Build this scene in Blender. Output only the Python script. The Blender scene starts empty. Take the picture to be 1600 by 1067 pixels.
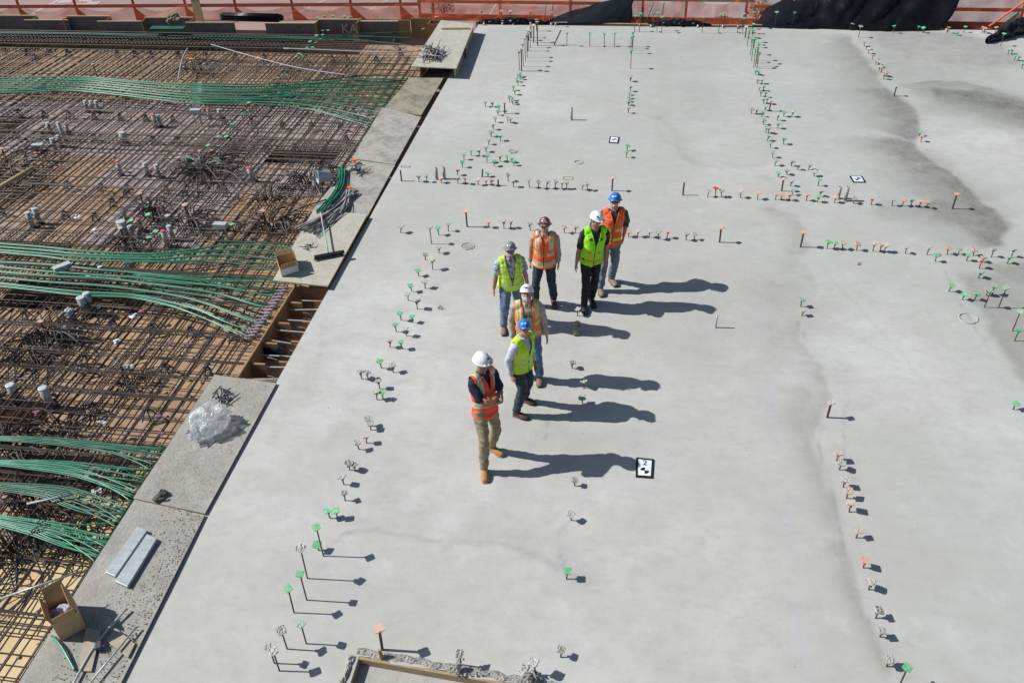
import bpy, bmesh, math, random
import numpy as np
from mathutils import Vector, Matrix, noise
R = math.radians
random.seed(7)
scn = bpy.context.scene
col = scn.collection

# ---------------------------------------------------------------- camera
F_PX = 1332.16
CH = 8.1344
c_r = Vector((0.98906987, 0.14436048, -0.03001408))
c_u = Vector((-0.06370701, 0.60197246, 0.79597147))
c_f = Vector((-0.13297447, 0.78535929, -0.60458959))
cam_d = bpy.data.cameras.new("camera")
cam = bpy.data.objects.new("camera", cam_d)
col.objects.link(cam)
M = Matrix((c_r, c_u, -c_f)).transposed().to_4x4()
M.translation = Vector((0, 0, CH))
cam.matrix_world = M
cam_d.sensor_width = 36.0
cam_d.lens = F_PX / 1600 * 36
cam_d.clip_start = 0.1
cam_d.clip_end = 500
scn.camera = cam

# ---------------------------------------------------------------- sky, sun, exposure
SUN_EL, SUN_AZ = R(42.0), R(3.5)          # shadows run along +X, turned 3.5 degrees towards +Y
to_sun = Vector((-math.cos(SUN_EL) * math.cos(SUN_AZ), -math.cos(SUN_EL) * math.sin(SUN_AZ), math.sin(SUN_EL)))
w = bpy.data.worlds.new("World"); scn.world = w; w.use_nodes = True
wn = w.node_tree.nodes; wl = w.node_tree.links
sky = wn.new("ShaderNodeTexSky"); sky.sky_type = 'NISHITA'; sky.sun_disc = False
sky.sun_elevation = SUN_EL; sky.sun_rotation = math.atan2(to_sun.x, to_sun.y)
wl.new(sky.outputs[0], wn["Background"].inputs[0]); wn["Background"].inputs[1].default_value = 0.070
sd = bpy.data.lights.new("sun", 'SUN'); sd.energy = 5.0; sd.angle = R(0.5); sd.color = (0.992, 0.973, 0.93)
so = bpy.data.objects.new("sun", sd); col.objects.link(so)
so.rotation_euler = to_sun.to_track_quat('Z', 'Y').to_euler()
so.location = to_sun * 60
scn.view_settings.view_transform = 'Standard'; scn.view_settings.look = 'None'
scn.view_settings.gamma = 1.0; scn.view_settings.exposure = 0.13; scn.view_settings.use_curve_mapping = False

# ---------------------------------------------------------------- helpers
def G(px, py, z=0.0):
    d = c_f * F_PX + c_r * (px - 800) - c_u * (py - 533.5)
    t = (z - CH) / d.z
    return Vector((0, 0, CH)) + d * t
def PR(v):
    d = Vector(v) - Vector((0, 0, CH)); z = d.dot(c_f)
    return 800 + F_PX * d.dot(c_r) / z, 533.5 - F_PX * d.dot(c_u) / z
def HT(bx, by, ty, z=0.0):
    """height of an upright thing whose foot is seen at (bx,by) and whose top is seen at height ty"""
    g = G(bx, by, z); lo, hi = 0.0, 3.0
    for _ in range(30):
        m = (lo + hi) / 2
        if PR(g + Vector((0, 0, m)))[1] > ty: lo = m
        else: hi = m
    return lo

class MB:
    def __init__(s): s.v = []; s.f = []; s.m = []
    def add(s, vs, fs, m=0):
        b = len(s.v); s.v += [tuple(v) for v in vs]; s.f += [tuple(b + i for i in f) for f in fs]; s.m += [m] * len(fs); return s
    def box(s, c, size, rz=0, m=0, rot=None):
        hx, hy, hz = size[0] / 2, size[1] / 2, size[2] / 2
        mt = rot if rot is not None else Matrix.Rotation(rz, 3, 'Z')
        vs = [Vector(c) + mt @ Vector((x * hx, y * hy, z * hz)) for z in (-1, 1) for y in (-1, 1) for x in (-1, 1)]
        return s.add(vs, [(0, 2, 3, 1), (4, 5, 7, 6), (0, 1, 5, 4), (2, 6, 7, 3), (0, 4, 6, 2), (1, 3, 7, 5)], m)
    def prism(s, pts, z0, z1, m=0):
        """pts = outline (x,y) counter-clockwise"""
        n = len(pts)
        vs = [(p[0], p[1], z0) for p in pts] + [(p[0], p[1], z1) for p in pts]
        fs = [tuple(reversed(range(n))), tuple(range(n, 2 * n))] + [(i, (i + 1) % n, n + (i + 1) % n, n + i) for i in range(n)]
        return s.add(vs, fs, m)
    def tube(s, pts, r, n=6, m=0, cap=True, r2=None):
        pts = [Vector(p) for p in pts]; k = len(pts); rings = []
        up = Vector((0, 0, 1))
        for i, p in enumerate(pts):
            t = (pts[min(i + 1, k - 1)] - pts[max(i - 1, 0)]).normalized()
            a = t.cross(up)
            if a.length < 0.05: a = t.cross(Vector((1, 0, 0)))
            a.normalize(); b = t.cross(a)
            rr = r[i] if isinstance(r, (list, tuple)) else r
            rb = (r2[i] if isinstance(r2, (list, tuple)) else r2) if r2 is not None else rr
            rings.append([p + a * math.cos(2 * math.pi * j / n) * rr + b * math.sin(2 * math.pi * j / n) * rb for j in range(n)])
        vs = [v for rg in rings for v in rg]; fs = []
        for i in range(k - 1):
            for j in range(n):
                fs.append((i * n + j, i * n + (j + 1) % n, (i + 1) * n + (j + 1) % n, (i + 1) * n + j))
        if cap: fs += [tuple(reversed(range(n))), tuple((k - 1) * n + j for j in range(n))]
        return s.add(vs, fs, m)
    def lathe(s, prof, n=16, c=(0, 0, 0), m=0, sx=1, sy=1):
        vs = []; fs = []
        for r, z in prof:
            for j in range(n):
                a = 2 * math.pi * j / n; vs.append((c[0] + r * sx * math.cos(a), c[1] + r * sy * math.sin(a), c[2] + z))
        for i in range(len(prof) - 1):
            for j in range(n): fs.append((i * n + j, i * n + (j + 1) % n, (i + 1) * n + (j + 1) % n, (i + 1) * n + j))
        fs += [tuple(reversed(range(n))), tuple((len(prof) - 1) * n + j for j in range(n))]
        return s.add(vs, fs, m)
    def mesh(s, name, mats, smooth=False):
        me = bpy.data.meshes.new(name); me.from_pydata(s.v, [], s.f)
        for mt in (mats if isinstance(mats, (list, tuple)) else [mats]): me.materials.append(mt)
        if any(s.m): me.polygons.foreach_set("material_index", s.m)
        if smooth: me.polygons.foreach_set("use_smooth", [True] * len(s.f))
        me.validate(); me.update(); return me
    def build(s, name, mats, parent=None, smooth=False, loc=None):
        o = bpy.data.objects.new(name, s.mesh(name, mats, smooth)); col.objects.link(o)
        if parent: o.parent = parent
        if loc is not None: o.location = loc
        return o
def tag(o, label=None, cat=None, group=None, kind=None):
    if label: o["label"] = label
    if cat: o["category"] = cat
    if group: o["group"] = group
    if kind: o["kind"] = kind
    return o
def thing(name, label, cat, loc=(0, 0, 0), rz=0, group=None):
    o = bpy.data.objects.new(name, None); col.objects.link(o); o.location = loc; o.rotation_euler = (0, 0, rz)
    o.empty_display_size = 0.1
    return tag(o, label, cat, group)
def put(name, me, parent=None, loc=(0, 0, 0), rot=(0, 0, 0), sc=(1, 1, 1)):
    o = bpy.data.objects.new(name, me); col.objects.link(o)
    if parent: o.parent = parent
    o.location = loc; o.rotation_euler = rot; o.scale = sc; return o
def bevel(o, w=0.004, seg=1):
    m = o.modifiers.new("bevel", 'BEVEL'); m.width = w; m.segments = seg; m.limit_method = 'ANGLE'; return o
ONES = ["", "first", "second", "third", "fourth", "fifth", "sixth", "seventh", "eighth", "ninth", "tenth", "eleventh", "twelfth",
        "thirteenth", "fourteenth", "fifteenth", "sixteenth", "seventeenth", "eighteenth", "nineteenth"]
TENS = {2: ("twentieth", "twenty"), 3: ("thirtieth", "thirty"), 4: ("fortieth", "forty"), 5: ("fiftieth", "fifty"), 6: ("sixtieth", "sixty"), 7: ("seventieth", "seventy"), 8: ("eightieth", "eighty"), 9: ("ninetieth", "ninety")}
def nth(i):
    if i < 20: return ONES[i]
    t, o = divmod(i, 10); return TENS[t][0] if o == 0 else TENS[t][1] + "-" + ONES[o]

# ---------------------------------------------------------------- materials
def mat(name, c, rough=0.7, metal=0.0, c2=None, scale=6.0, det=5.0, bump=0.0, bscale=None, lo=0.35, hi=0.65, obj_rand=0.0, spec=None, coords='Object', stretch=None):
    """Principled with noise-mixed colour and bump"""
    m = bpy.data.materials.new(name); m.use_nodes = True; nt = m.node_tree; N = nt.nodes; L = nt.links
    b = N["Principled BSDF"]; b.inputs["Roughness"].default_value = rough; b.inputs["Metallic"].default_value = metal
    if spec is not None: b.inputs["Specular IOR Level"].default_value = spec
    tc = N.new("ShaderNodeTexCoord"); src = tc.outputs[coords]
    if stretch:
        mp = N.new("ShaderNodeMapping"); mp.inputs["Scale"].default_value = stretch; L.new(src, mp.inputs[0]); src = mp.outputs[0]
    if obj_rand:
        oi = N.new("ShaderNodeObjectInfo"); va = N.new("ShaderNodeVectorMath"); va.operation = 'ADD'
        ml = N.new("ShaderNodeMath"); ml.operation = 'MULTIPLY'; ml.inputs[1].default_value = 57.0
        L.new(oi.outputs["Random"], ml.inputs[0]); L.new(src, va.inputs[0]); L.new(ml.outputs[0], va.inputs[1]); src = va.outputs[0]
    base = (*c, 1)
    if c2 is not None:
        no = N.new("ShaderNodeTexNoise"); no.inputs["Scale"].default_value = scale; no.inputs["Detail"].default_value = det
        no.inputs["Roughness"].default_value = 0.62; L.new(src, no.inputs["Vector"])
        mr = N.new("ShaderNodeMapRange"); mr.inputs[1].default_value = lo; mr.inputs[2].default_value = hi; L.new(no.outputs[0], mr.inputs[0])
        mx = N.new("ShaderNodeMix"); mx.data_type = 'RGBA'; mx.inputs[6].default_value = base; mx.inputs[7].default_value = (*c2, 1)
        L.new(mr.outputs[0], mx.inputs[0]); L.new(mx.outputs[2], b.inputs["Base Color"])
    else: b.inputs["Base Color"].default_value = base
    if bump:
        nb = N.new("ShaderNodeTexNoise"); nb.inputs["Scale"].default_value = bscale or scale * 4; nb.inputs["Detail"].default_value = 6
        L.new(src, nb.inputs["Vector"])
        bp = N.new("ShaderNodeBump"); bp.inputs["Strength"].default_value = bump; bp.inputs["Distance"].default_value = 0.02
        L.new(nb.outputs[0], bp.inputs["Height"]); L.new(bp.outputs[0], b.inputs["Normal"])
    return m
MT = {}
MT['rod'] = mat("dark_steel_rod", (.045, .038, .034), .6, .3, (.10, .06, .045), 20, obj_rand=1)
MT['rebar'] = mat("rebar_steel", (.034, .027, .024), .6, .2, (.095, .064, .048), 3.0)
MT['cable'] = mat("green_sheathing", (.008, .16, .085), .36, 0, (.015, .23, .125), 4, spec=.65)
MT['cable2'] = mat("dark_green_sheathing", (.006, .095, .055), .4, 0, (.012, .14, .08), 4, spec=.6)
MT['galv'] = mat("galvanised_steel", (.36, .37, .36), .42, .25, (.50, .50, .48), 9, bump=.1)
MT['galvcap'] = mat("galvanised_cap", (.40, .45, .47), .5, .2, (.50, .55, .57), 9)
MT['redcap'] = mat("red_cap", (.42, .05, .07), .6, 0, (.5, .12, .12), 20)
MT['grey'] = mat("grey_pipe", (.22, .21, .20), .8, 0, (.40, .39, .37), 22, bump=.3)
MT['chair'] = mat("rebar_chair_plastic", (.035, .038, .045), .5, 0, (.07, .075, .09), 20)
MT['formply'] = mat("form_plywood", (.23, .135, .065), .75, 0, (.32, .20, .10), 5, bump=.1, stretch=(1, 1, 4))
MT['formdark'] = mat("shaded_form_plywood", (.15, .125, .115), .8, 0, (.22, .18, .16), 4, bump=.1)  # shade of form faces and box interiors put into a darker plywood colour
MT['plyedge'] = mat("plywood_edge", (.42, .32, .17), .8, 0, (.52, .42, .25), 30)
MT['lumber'] = mat("lumber", (.40, .29, .16), .8, 0, (.28, .20, .12), 8, bump=.15, stretch=(1, 8, 8))
MT['orangewood'] = mat("orange_painted_wood", (.66, .15, .06), .75, 0, (.50, .14, .07), 7, bump=.1)
MT['plastic_black'] = mat("black_sheeting", (.004, .0045, .0055), .30, 0, (.007, .0075, .009), 3, spec=.28, bump=.5, bscale=9)
MT['box'] = mat("cardboard", (.42, .29, .15), .85, 0, (.50, .36, .20), 7)
MT['boxin'] = mat("cardboard_inside", (.34, .22, .11), .85, 0, (.42, .28, .15), 7)
MT['white'] = mat("white_paper", (.72, .74, .78), .6, 0, (.62, .65, .70), 15)
MT['black'] = mat("black_board", (.012, .012, .014), .45, 0)
MT['zinc'] = mat("zinc_plank", (.33, .36, .385), .5, .3, (.44, .475, .50), 5, bump=.15, stretch=(1, 3, 1))
MT['mortar'] = mat("rough_mortar", (.40, .385, .355), .95, 0, (.22, .21, .19), 26, bump=.9, bscale=45)

def board_mat(name, a, b_, c_, sc1, lo, hi):
    m = mat(name, a, .85, 0, b_, sc1, 7, bump=.35, bscale=26, lo=lo, hi=hi)
    nt = m.node_tree; N = nt.nodes; L = nt.links; bs = N["Principled BSDF"]
    prev = bs.inputs["Base Color"].links[0].from_socket
    tc = N.new("ShaderNodeTexCoord"); no = N.new("ShaderNodeTexNoise"); no.inputs["Scale"].default_value = 38; no.inputs["Detail"].default_value = 4
    L.new(tc.outputs["Object"], no.inputs["Vector"])
    mr = N.new("ShaderNodeMapRange"); mr.inputs[1].default_value = .57; mr.inputs[2].default_value = .66; mr.inputs[4].default_value = .75; L.new(no.outputs[0], mr.inputs[0])
    mx = N.new("ShaderNodeMix"); mx.data_type = 'RGBA'; mx.inputs[7].default_value = (*c_, 1)
    L.new(mr.outputs[0], mx.inputs[0]); L.new(prev, mx.inputs[6]); L.new(mx.outputs[2], bs.inputs["Base Color"])
    return m
def board_mat2(*a):
    m = board_mat(*a)
    for n in m.node_tree.nodes:
        if n.type == 'TEX_NOISE' and n.inputs['Detail'].default_value == 7: n.inputs['Roughness'].default_value = .80; n.inputs['Detail'].default_value = 12
    return m
MT['panelA'] = board_mat2("dusty_grey_panel", (.245, .232, .205), (.36, .345, .31), (.20, .195, .18), 2.3, .38, .6)
MT['panelB'] = board_mat2("pale_spattered_panel", (.46, .44, .37), (.36, .34, .29), (.22, .21, .18), 4, .4, .62)
MT['panelC'] = board_mat2("brown_stained_panel", (.30, .27, .20), (.10, .098, .088), (.17, .15, .12), 1.6, .46, .62)
MT['panelD'] = board_mat2("mottled_panel", (.37, .355, .32), (.15, .148, .14), (.25, .24, .22), 2.0, .45, .64)
# ================================================================ SETTING: slab
def seg_dist(X, Y, pts):
    """distance and signed side to a polyline (world xy)"""
    best = np.full(X.shape, 1e9); side = np.zeros(X.shape); tt = np.zeros(X.shape)
    n = len(pts) - 1
    for i in range(n):
        ax, ay = pts[i]; bx, by = pts[i + 1]; dx, dy = bx - ax, by - ay; l2 = dx * dx + dy * dy + 1e-9
        t = np.clip(((X - ax) * dx + (Y - ay) * dy) / l2, 0, 1)
        ex = X - (ax + t * dx); ey = Y - (ay + t * dy); d = np.hypot(ex, ey)
        s = np.sign(dx * ey - dy * ex)
        k = d < best; best = np.where(k, d, best); side = np.where(k, s, side); tt = np.where(k, (i + t) / n, tt)
    return best, side, tt
FAR_L, FAR_R = G(745, 39), G(1600, 48)
def far_y(x): return FAR_L.y + (x - FAR_L.x) / (FAR_R.x - FAR_L.x) * (FAR_R.y - FAR_L.y)
XL = -5.17; XR = 16.0
nx, ny = 424, 500
xs = np.linspace(XL, XR, nx); tv = np.linspace(0, 1, ny)
XX, TT = np.meshgrid(xs, tv)
YY = 2.0 + (far_y(XX) - 2.0) * TT
rng = np.random.RandomState(3)
def fbm(X, Y, sc, oct=4, seed=0):
    """cheap value noise"""
    r = np.random.RandomState(seed); out = np.zeros(X.shape); amp = 1; tot = 0
    for o in range(oct):
        g = r.rand(256, 256); u = X * sc; v = Y * sc
        i = np.floor(u).astype(int); j = np.floor(v).astype(int); fu = u - i; fv = v - j
        fu = fu * fu * (3 - 2 * fu); fv = fv * fv * (3 - 2 * fv)
        a = g[i % 256, j % 256]; b = g[(i + 1) % 256, j % 256]; c = g[i % 256, (j + 1) % 256]; d = g[(i + 1) % 256, (j + 1) % 256]
        out += amp * ((a * (1 - fu) + b * fu) * (1 - fv) + (c * (1 - fu) + d * fu) * fv); tot += amp; amp *= .5; sc *= 2.03
    return out / tot
wx = XX + (fbm(XX, YY, .9, 4, 1) - .5) * .55; wy = YY + (fbm(XX, YY, .9, 4, 2) - .5) * .55
wet = np.zeros(XX.shape); line = np.zeros(XX.shape)
def gp(l): return [tuple(G(a, b).xy) for a, b in l]
def stroke(pts, wl_, wr_, amp, soft=1.0, warp=1.0):
    """dark damp stain along a line: wl_/wr_ = fade width to the left/right of its direction, metres"""
    global wet
    d, s, t = seg_dist(XX + (wx - XX) * warp, YY + (wy - YY) * warp, gp(pts))
    wd = np.where(s > 0, wl_, wr_)
    env = np.clip(np.minimum(t, 1 - t) * 9 + .15, 0, 1)
    wet = np.maximum(wet, amp * env * np.exp(-(d / wd) ** (1.6 * soft)))
def crack(pts, wd, amp):
    global line
    d, s, t = seg_dist(wx * .35 + XX * .65, wy * .35 + YY * .65, gp(pts))
    env = np.clip(np.minimum(t, 1 - t) * 8, 0, 1)
    line = np.maximum(line, amp * env * np.exp(-(d / wd) ** 2))
# filled crescent right of the stream
stroke([(1395, 131), (1450, 127), (1500, 129), (1550, 141), (1600, 160), (1660, 186)], .07, 1.7, .34, 1.4)
stroke([(1440, 140), (1500, 144), (1550, 156), (1610, 178), (1660, 200)], .35, 1.15, .55, 1.3)
stroke([(1500, 146), (1560, 160), (1620, 182)], .6, .8, .62, 1.1)
stroke([(1440, 158), (1500, 172), (1560, 186), (1640, 205)], 1.3, .5, .22)
stroke([(1332, 52), (1345, 90), (1372, 125), (1390, 150)], .10, .75, .34)
stroke([(1375, 130), (1400, 152), (1428, 172), (1441, 192), (1432, 215), (1415, 224)], .10, 1.0, .50, 1.15)
stroke([(1390, 165), (1415, 190), (1408, 215)], .5, .7, .30)
stroke([(1415, 213), (1425, 228), (1455, 250), (1490, 275), (1525, 300), (1555, 325), (1573, 352), (1560, 376), (1535, 385)], .10, 1.0, .56, 1.15)
stroke([(1418, 232), (1450, 262), (1490, 295), (1520, 320)], .55, .9, .44, 1.2)
stroke([(1450, 318), (1500, 340), (1560, 362)], .8, .7, .48)
stroke([(1370, 322), (1440, 335), (1520, 360)], .5, .6, .24)
stroke([(1345, 50), (1420, 54), (1500, 56), (1545, 66), (1575, 88), (1600, 112)], .3, 3.2, .30)
stroke([(1380, 75), (1450, 88), (1560, 92)], 1.6, 1.6, .22)
stroke([(1380, 100), (1420, 108), (1480, 110)], .9, .9, .20)
stroke([(1500, 425), (1530, 455), (1560, 500), (1600, 560), (1640, 620)], 2.0, .14, .30, 1.3)
stroke([(1540, 428), (1640, 416)], .3, 1.3, .34, 1.3)
stroke([(1160, 322), (1200, 322), (1240, 335), (1262, 355), (1268, 378), (1250, 395), (1225, 400)], .07, .45, .20)
stroke([(1240, 396), (1265, 430), (1270, 455), (1248, 490), (1240, 515)], .05, .36, .15)
stroke([(1215, 430), (1235, 480), (1225, 520), (1255, 600)], .6, .6, .14)
stroke([(1244, 500), (1260, 535), (1282, 570), (1286, 620), (1283, 660), (1280, 700)], .04, .26, .22)
stroke([(1255, 600), (1262, 640), (1270, 690), (1300, 760), (1320, 850)], .06, .20, .22)
stroke([(1318, 840), (1340, 910), (1358, 980), (1372, 1060)], .06, .16, .26)
stroke([(985, 175), (1030, 185), (1060, 215), (1065, 240), (1100, 262), (1190, 262), (1205, 235), (1200, 190)], .16, .10, .10)
stroke([(1000, 60), (1080, 120), (1100, 200)], .8, .8, .10)
stroke([(1060, 400), (1110, 500), (1090, 560)], .6, .9, .07)
stroke([(700, 850), (780, 855), (850, 885), (905, 935)], .35, .10, .11)
stroke([(560, 700), (620, 760), (600, 840)], .5, .5, .06)
stroke([(760, 690), (900, 680), (960, 740)], .5, .5, .07)
stroke([(880, 70), (1020, 80), (1180, 55), (1300, 50)], .6, .6, .10)
crack([(520, 860), (545, 835), (590, 829), (640, 842), (700, 853), (770, 852), (810, 860), (850, 880), (885, 905)], .03, .30)
crack([(885, 905), (872, 870), (870, 835), (885, 810)], .02, .35)
crack([(855, 690), (848, 670), (855, 650), (875, 640)], .018, .4)
crack([(1325, 610), (1316, 660), (1320, 710), (1345, 770)], .02, .25)
crack([(1545, 130), (1480, 125), (1440, 130), (1400, 126)], .03, .3)
crack([(1290, 655), (1283, 700), (1296, 740), (1320, 850), (1345, 925)], .02, .35)
crack([(1245, 500), (1255, 520), (1262, 530)], .02, .5)
crack([(1270, 400), (1285, 420), (1310, 450), (1360, 500), (1400, 540), (1440, 590), (1455, 620)], .03, .16)
crack([(1475, 420), (1485, 440), (1500, 470), (1560, 560)], .03, .3)
chalk = np.zeros(XX.shape)
for pts_, a_ in (([(1172, 330), (1185, 450), (1205, 640), (1212, 700)], .16), ([(1228, 790), (1240, 900), (1255, 1060)], .16), ([(1000, 60), (1010, 42)], .1)):
    d_, s_, t_ = seg_dist(XX, YY, gp(pts_)); chalk = np.maximum(chalk, a_ * np.exp(-(d_ / .028) ** 2) * (fbm(XX, YY, 1.7, 3, 50) > .46))
# trowelling arcs: wide faint swings of the finishing machine
rr = np.random.RandomState(5); arcs = np.zeros(XX.shape)
for i in range(110):
    cx, cy = rr.uniform(-5, 10), rr.uniform(3, 25); ra = rr.uniform(.6, 1.6); d = np.abs(np.hypot(XX - cx, YY - cy) - ra)
    an = np.arctan2(YY - cy, XX - cx); ph = rr.uniform(-3.14, 3.14)
    arcs += rr.uniform(-1, 1) * np.exp(-(d / rr.uniform(.035, .12)) ** 2) * np.clip(np.cos(an - ph), 0, 1)
# pale dry patches
dry = fbm(XX, YY, .28, 5, 9)
right = 1 / (1 + np.exp(-(XX - (2.8 + (YY - 6) * .02)) * 1.6))        # the later pour right of the joint
# recess in the slab at the bottom of the picture
RA, RB, RC = G(557, 1023), G(835, 1072), G(538, 1080)
def inrec(x, y):
    u = (RB - RA).xy; v = (RC - RA).xy; det = u.x * v.y - u.y * v.x
    px_, py_ = x - RA.x, y - RA.y
    a = (px_ * v.y - py_ * v.x) / det; b = (u.x * py_ - u.y * px_) / det
    return (a > 0.005) & (b > 0.02) & (a < 3)
ZZ = (fbm(XX, YY, .7, 3, 20) - .5) * .006
ZZ += -.004 * wet
idx = np.arange(nx * ny).reshape(ny, nx)
mx_, my_ = (XX[:-1, :-1] + XX[1:, 1:]) / 2, (YY[:-1, :-1] + YY[1:, 1:]) / 2
keep = ~inrec(mx_, my_)
q = np.stack([idx[:-1, :-1], idx[:-1, 1:], idx[1:, 1:], idx[1:, :-1]], -1)[keep]
me = bpy.data.meshes.new("concrete_slab")
me.vertices.add(nx * ny); me.vertices.foreach_set("co", np.stack([XX, YY, ZZ], -1).reshape(-1).astype(np.float32))
me.loops.add(q.size); me.loops.foreach_set("vertex_index", q.reshape(-1).astype(np.int32))
me.polygons.add(len(q)); me.polygons.foreach_set("loop_start", np.arange(0, q.size, 4, dtype=np.int32))
me.polygons.foreach_set("use_smooth", np.ones(len(q), bool)); me.update(calc_edges=True)
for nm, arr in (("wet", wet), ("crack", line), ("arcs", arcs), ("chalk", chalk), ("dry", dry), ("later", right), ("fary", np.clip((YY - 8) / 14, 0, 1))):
    at = me.attributes.new(nm, 'FLOAT', 'POINT'); at.data.foreach_set("value", arr.reshape(-1).astype(np.float32))

def concrete():
    m = bpy.data.materials.new("fresh_concrete"); m.use_nodes = True; nt = m.node_tree; N = nt.nodes; L = nt.links; b = N["Principled BSDF"]
    def A(n):
        a = N.new("ShaderNodeAttribute"); a.attribute_name = n; return a.outputs["Fac"]
    def NZ(s, d=5, ro=.6, st=None):
        t = N.new("ShaderNodeTexNoise"); t.inputs["Scale"].default_value = s; t.inputs["Detail"].default_value = d; t.inputs["Roughness"].default_value = ro
        if st:
            mp = N.new("ShaderNodeMapping"); mp.inputs["Scale"].default_value = st; L.new(tc.outputs["Object"], mp.inputs[0]); L.new(mp.outputs[0], t.inputs["Vector"])
        else: L.new(tc.outputs["Object"], t.inputs["Vector"])
        return t.outputs[0]
    def MA(op, x, y):
        n = N.new("ShaderNodeMath"); n.operation = op
        for i, v in enumerate((x, y)):
            if isinstance(v, (int, float)): n.inputs[i].default_value = v
            else: L.new(v, n.inputs[i])
        return n.outputs[0]
    def MX(f, x, y):
        n = N.new("ShaderNodeMix"); n.data_type = 'RGBA'
        if isinstance(f, float): n.inputs[0].default_value = f
        else: L.new(f, n.inputs[0])
        for i, v in ((6, x), (7, y)):
            if isinstance(v, tuple): n.inputs[i].default_value = (*v, 1)
            else: L.new(v, n.inputs[i])
        return n.outputs[2]
    def MRG(x, a, b_, c=0., d=1.):
        n = N.new("ShaderNodeMapRange"); L.new(x, n.inputs[0])
        for i, v in enumerate((a, b_, c, d)): n.inputs[i + 1].default_value = v
        return n.outputs[0]
    tc = N.new("ShaderNodeTexCoord")
    base = MX(A("later"), (.440, .430, .398), (.405, .416, .398))
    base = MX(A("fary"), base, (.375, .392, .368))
    base = MX(MRG(A("dry"), .38, .66), base, (.50, .50, .485))
    base = MX(MRG(NZ(1.1, 6), .42, .70, 0, .55), base, (.345, .342, .315))
    base = MX(MRG(NZ(.45, 8, .68), .45, .62, 0, .55), base, (.37, .362, .335))
    base = MX(MRG(NZ(3.2, 9, .76, (1, 1.6, 1)), .47, .68, 0, .55), base, (.31, .308, .285))
    base = MX(MRG(NZ(2.1, 9, .72), .56, .74, 0, .5), base, (.57, .57, .555))
    base = MX(MRG(A("arcs"), -.8, .8, 0, .42), base, (.50, .50, .485))
    base = MX(MRG(NZ(60, 3), .58, .75, 0, .22), base, (.26, .255, .24))
    wf = MA('MULTIPLY', A("wet"), MRG(NZ(2.6, 7, .65), .25, .68, .85, 1.6))
    wf = MA('MULTIPLY', wf, MRG(NZ(16, 5, .7), .3, .6, .80, 1.05))
    base = MX(MA('MINIMUM', wf, 1.0), base, (.112, .108, .086))
    base = MX(MA('MULTIPLY', A("crack"), MRG(NZ(9, 5), .35, .55, .3, 1)), base, (.17, .165, .15))
    base = MX(A("chalk"), base, (.30, .36, .52))
    L.new(base, b.inputs["Base Color"])
    L.new(MRG(wf, 0, 1, .82, .55), b.inputs["Roughness"])
    b.inputs["Specular IOR Level"].default_value = .28
    h = MA('ADD', MA('MULTIPLY', NZ(90, 4), .25), MA('MULTIPLY', NZ(7, 6), .8))
    bp = N.new("ShaderNodeBump"); bp.inputs["Strength"].default_value = .22; bp.inputs["Distance"].default_value = .012
    L.new(h, bp.inputs["Height"]); L.new(bp.outputs[0], b.inputs["Normal"])
    return m
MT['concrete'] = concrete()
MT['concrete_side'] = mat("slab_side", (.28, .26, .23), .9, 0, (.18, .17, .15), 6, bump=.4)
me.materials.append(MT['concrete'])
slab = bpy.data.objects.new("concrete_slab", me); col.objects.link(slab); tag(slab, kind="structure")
mb = MB()
mb.prism([(XL + .004, 2.0), (XR, 2.0), (XR, far_y(XR)), (XL + .004, far_y(XL))], -.36, -.115)
o = mb.build("slab_base", MT['concrete_side']); tag(o, kind="structure")
mb = MB(); mb.box((XL + .01, 14.2, -.06), (.012, 24.6, .108)); 
o = mb.build("slab_edge", MT['concrete_side']); tag(o, kind="structure")

mb = MB(); rs_ = random.Random(90)
for i in range(160):
    x_ = rs_.uniform(-5.0, 9); y_ = 4.2 + 21 * rs_.random() ** 1.4; e = rs_.uniform(.003, .009)
    if inrec(np.array(x_), np.array(y_)): continue
    mb.box((x_, y_, e * .3), (e * rs_.uniform(.8, 2), e, e * .6), rs_.uniform(0, 3))
o = mb.build("slab_crumbs", MT['mortar']); tag(o, "tiny mortar crumbs strewn over the fresh slab", "crumbs", kind="stuff")
# rough lip of mortar round the recess and its timber form
u = (RB - RA).normalized(); v = (RC - RA).normalized()
form = thing("recess_form", "timber edge form of the sunken box at the bottom edge, crusted with mortar", "formwork", RA)
mb = MB()
for a, b2 in ((Vector((0, 0, 0)), u * 4), (Vector((0, 0, 0)), v * 1.2)):
    d = (b2 - a); L_ = d.length; ang = math.atan2(d.y, d.x); cn = a + d / 2
    inw = (v if abs(d.normalized().dot(u)) > .9 else u) * .02
    mb.box(cn + inw + Vector((0, 0, -.052)), (L_, .035, .10), ang)
bo = mb.build("form_board", MT['lumber'], form); bevel(bo)
def crust(name, p0, p1, width, h, n, parent=None, m_='mortar', seed=1, base=(0, 0, 0)):
    r = random.Random(seed); mb = MB(); d = (p1 - p0); L_ = d.length; t = d.normalized(); s = Vector((-t.y, t.x, 0)); k = int(L_ / .02); w_ = 7; vs = []
    for i in range(k + 1):
        for j in range(w_):
            a = (j / (w_ - 1) - .5); wob = noise.noise(Vector((i * .13, seed, 0))) * width * .35
            z = h * max(0, (1 - (2 * a) ** 2)) * (0.45 + 1.1 * abs(noise.noise(Vector((i * .45, j * .9, seed)))) + .35 * r.random())
            vs.append(Vector(base) + p0 + t * (i * .02) + s * (a * width * (1 + .4 * noise.noise(Vector((i * .2, 5, seed)))) + wob) + Vector((0, 0, z - .002 if 0 < j < w_ - 1 else -.008)))
    fs = [(i * w_ + j, i * w_ + j + 1, (i + 1) * w_ + j + 1, (i + 1) * w_ + j) for i in range(k) for j in range(w_ - 1)]
    mb.add(vs, fs); return mb.build(name, MT[m_], parent)
off = -v * .05
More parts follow.
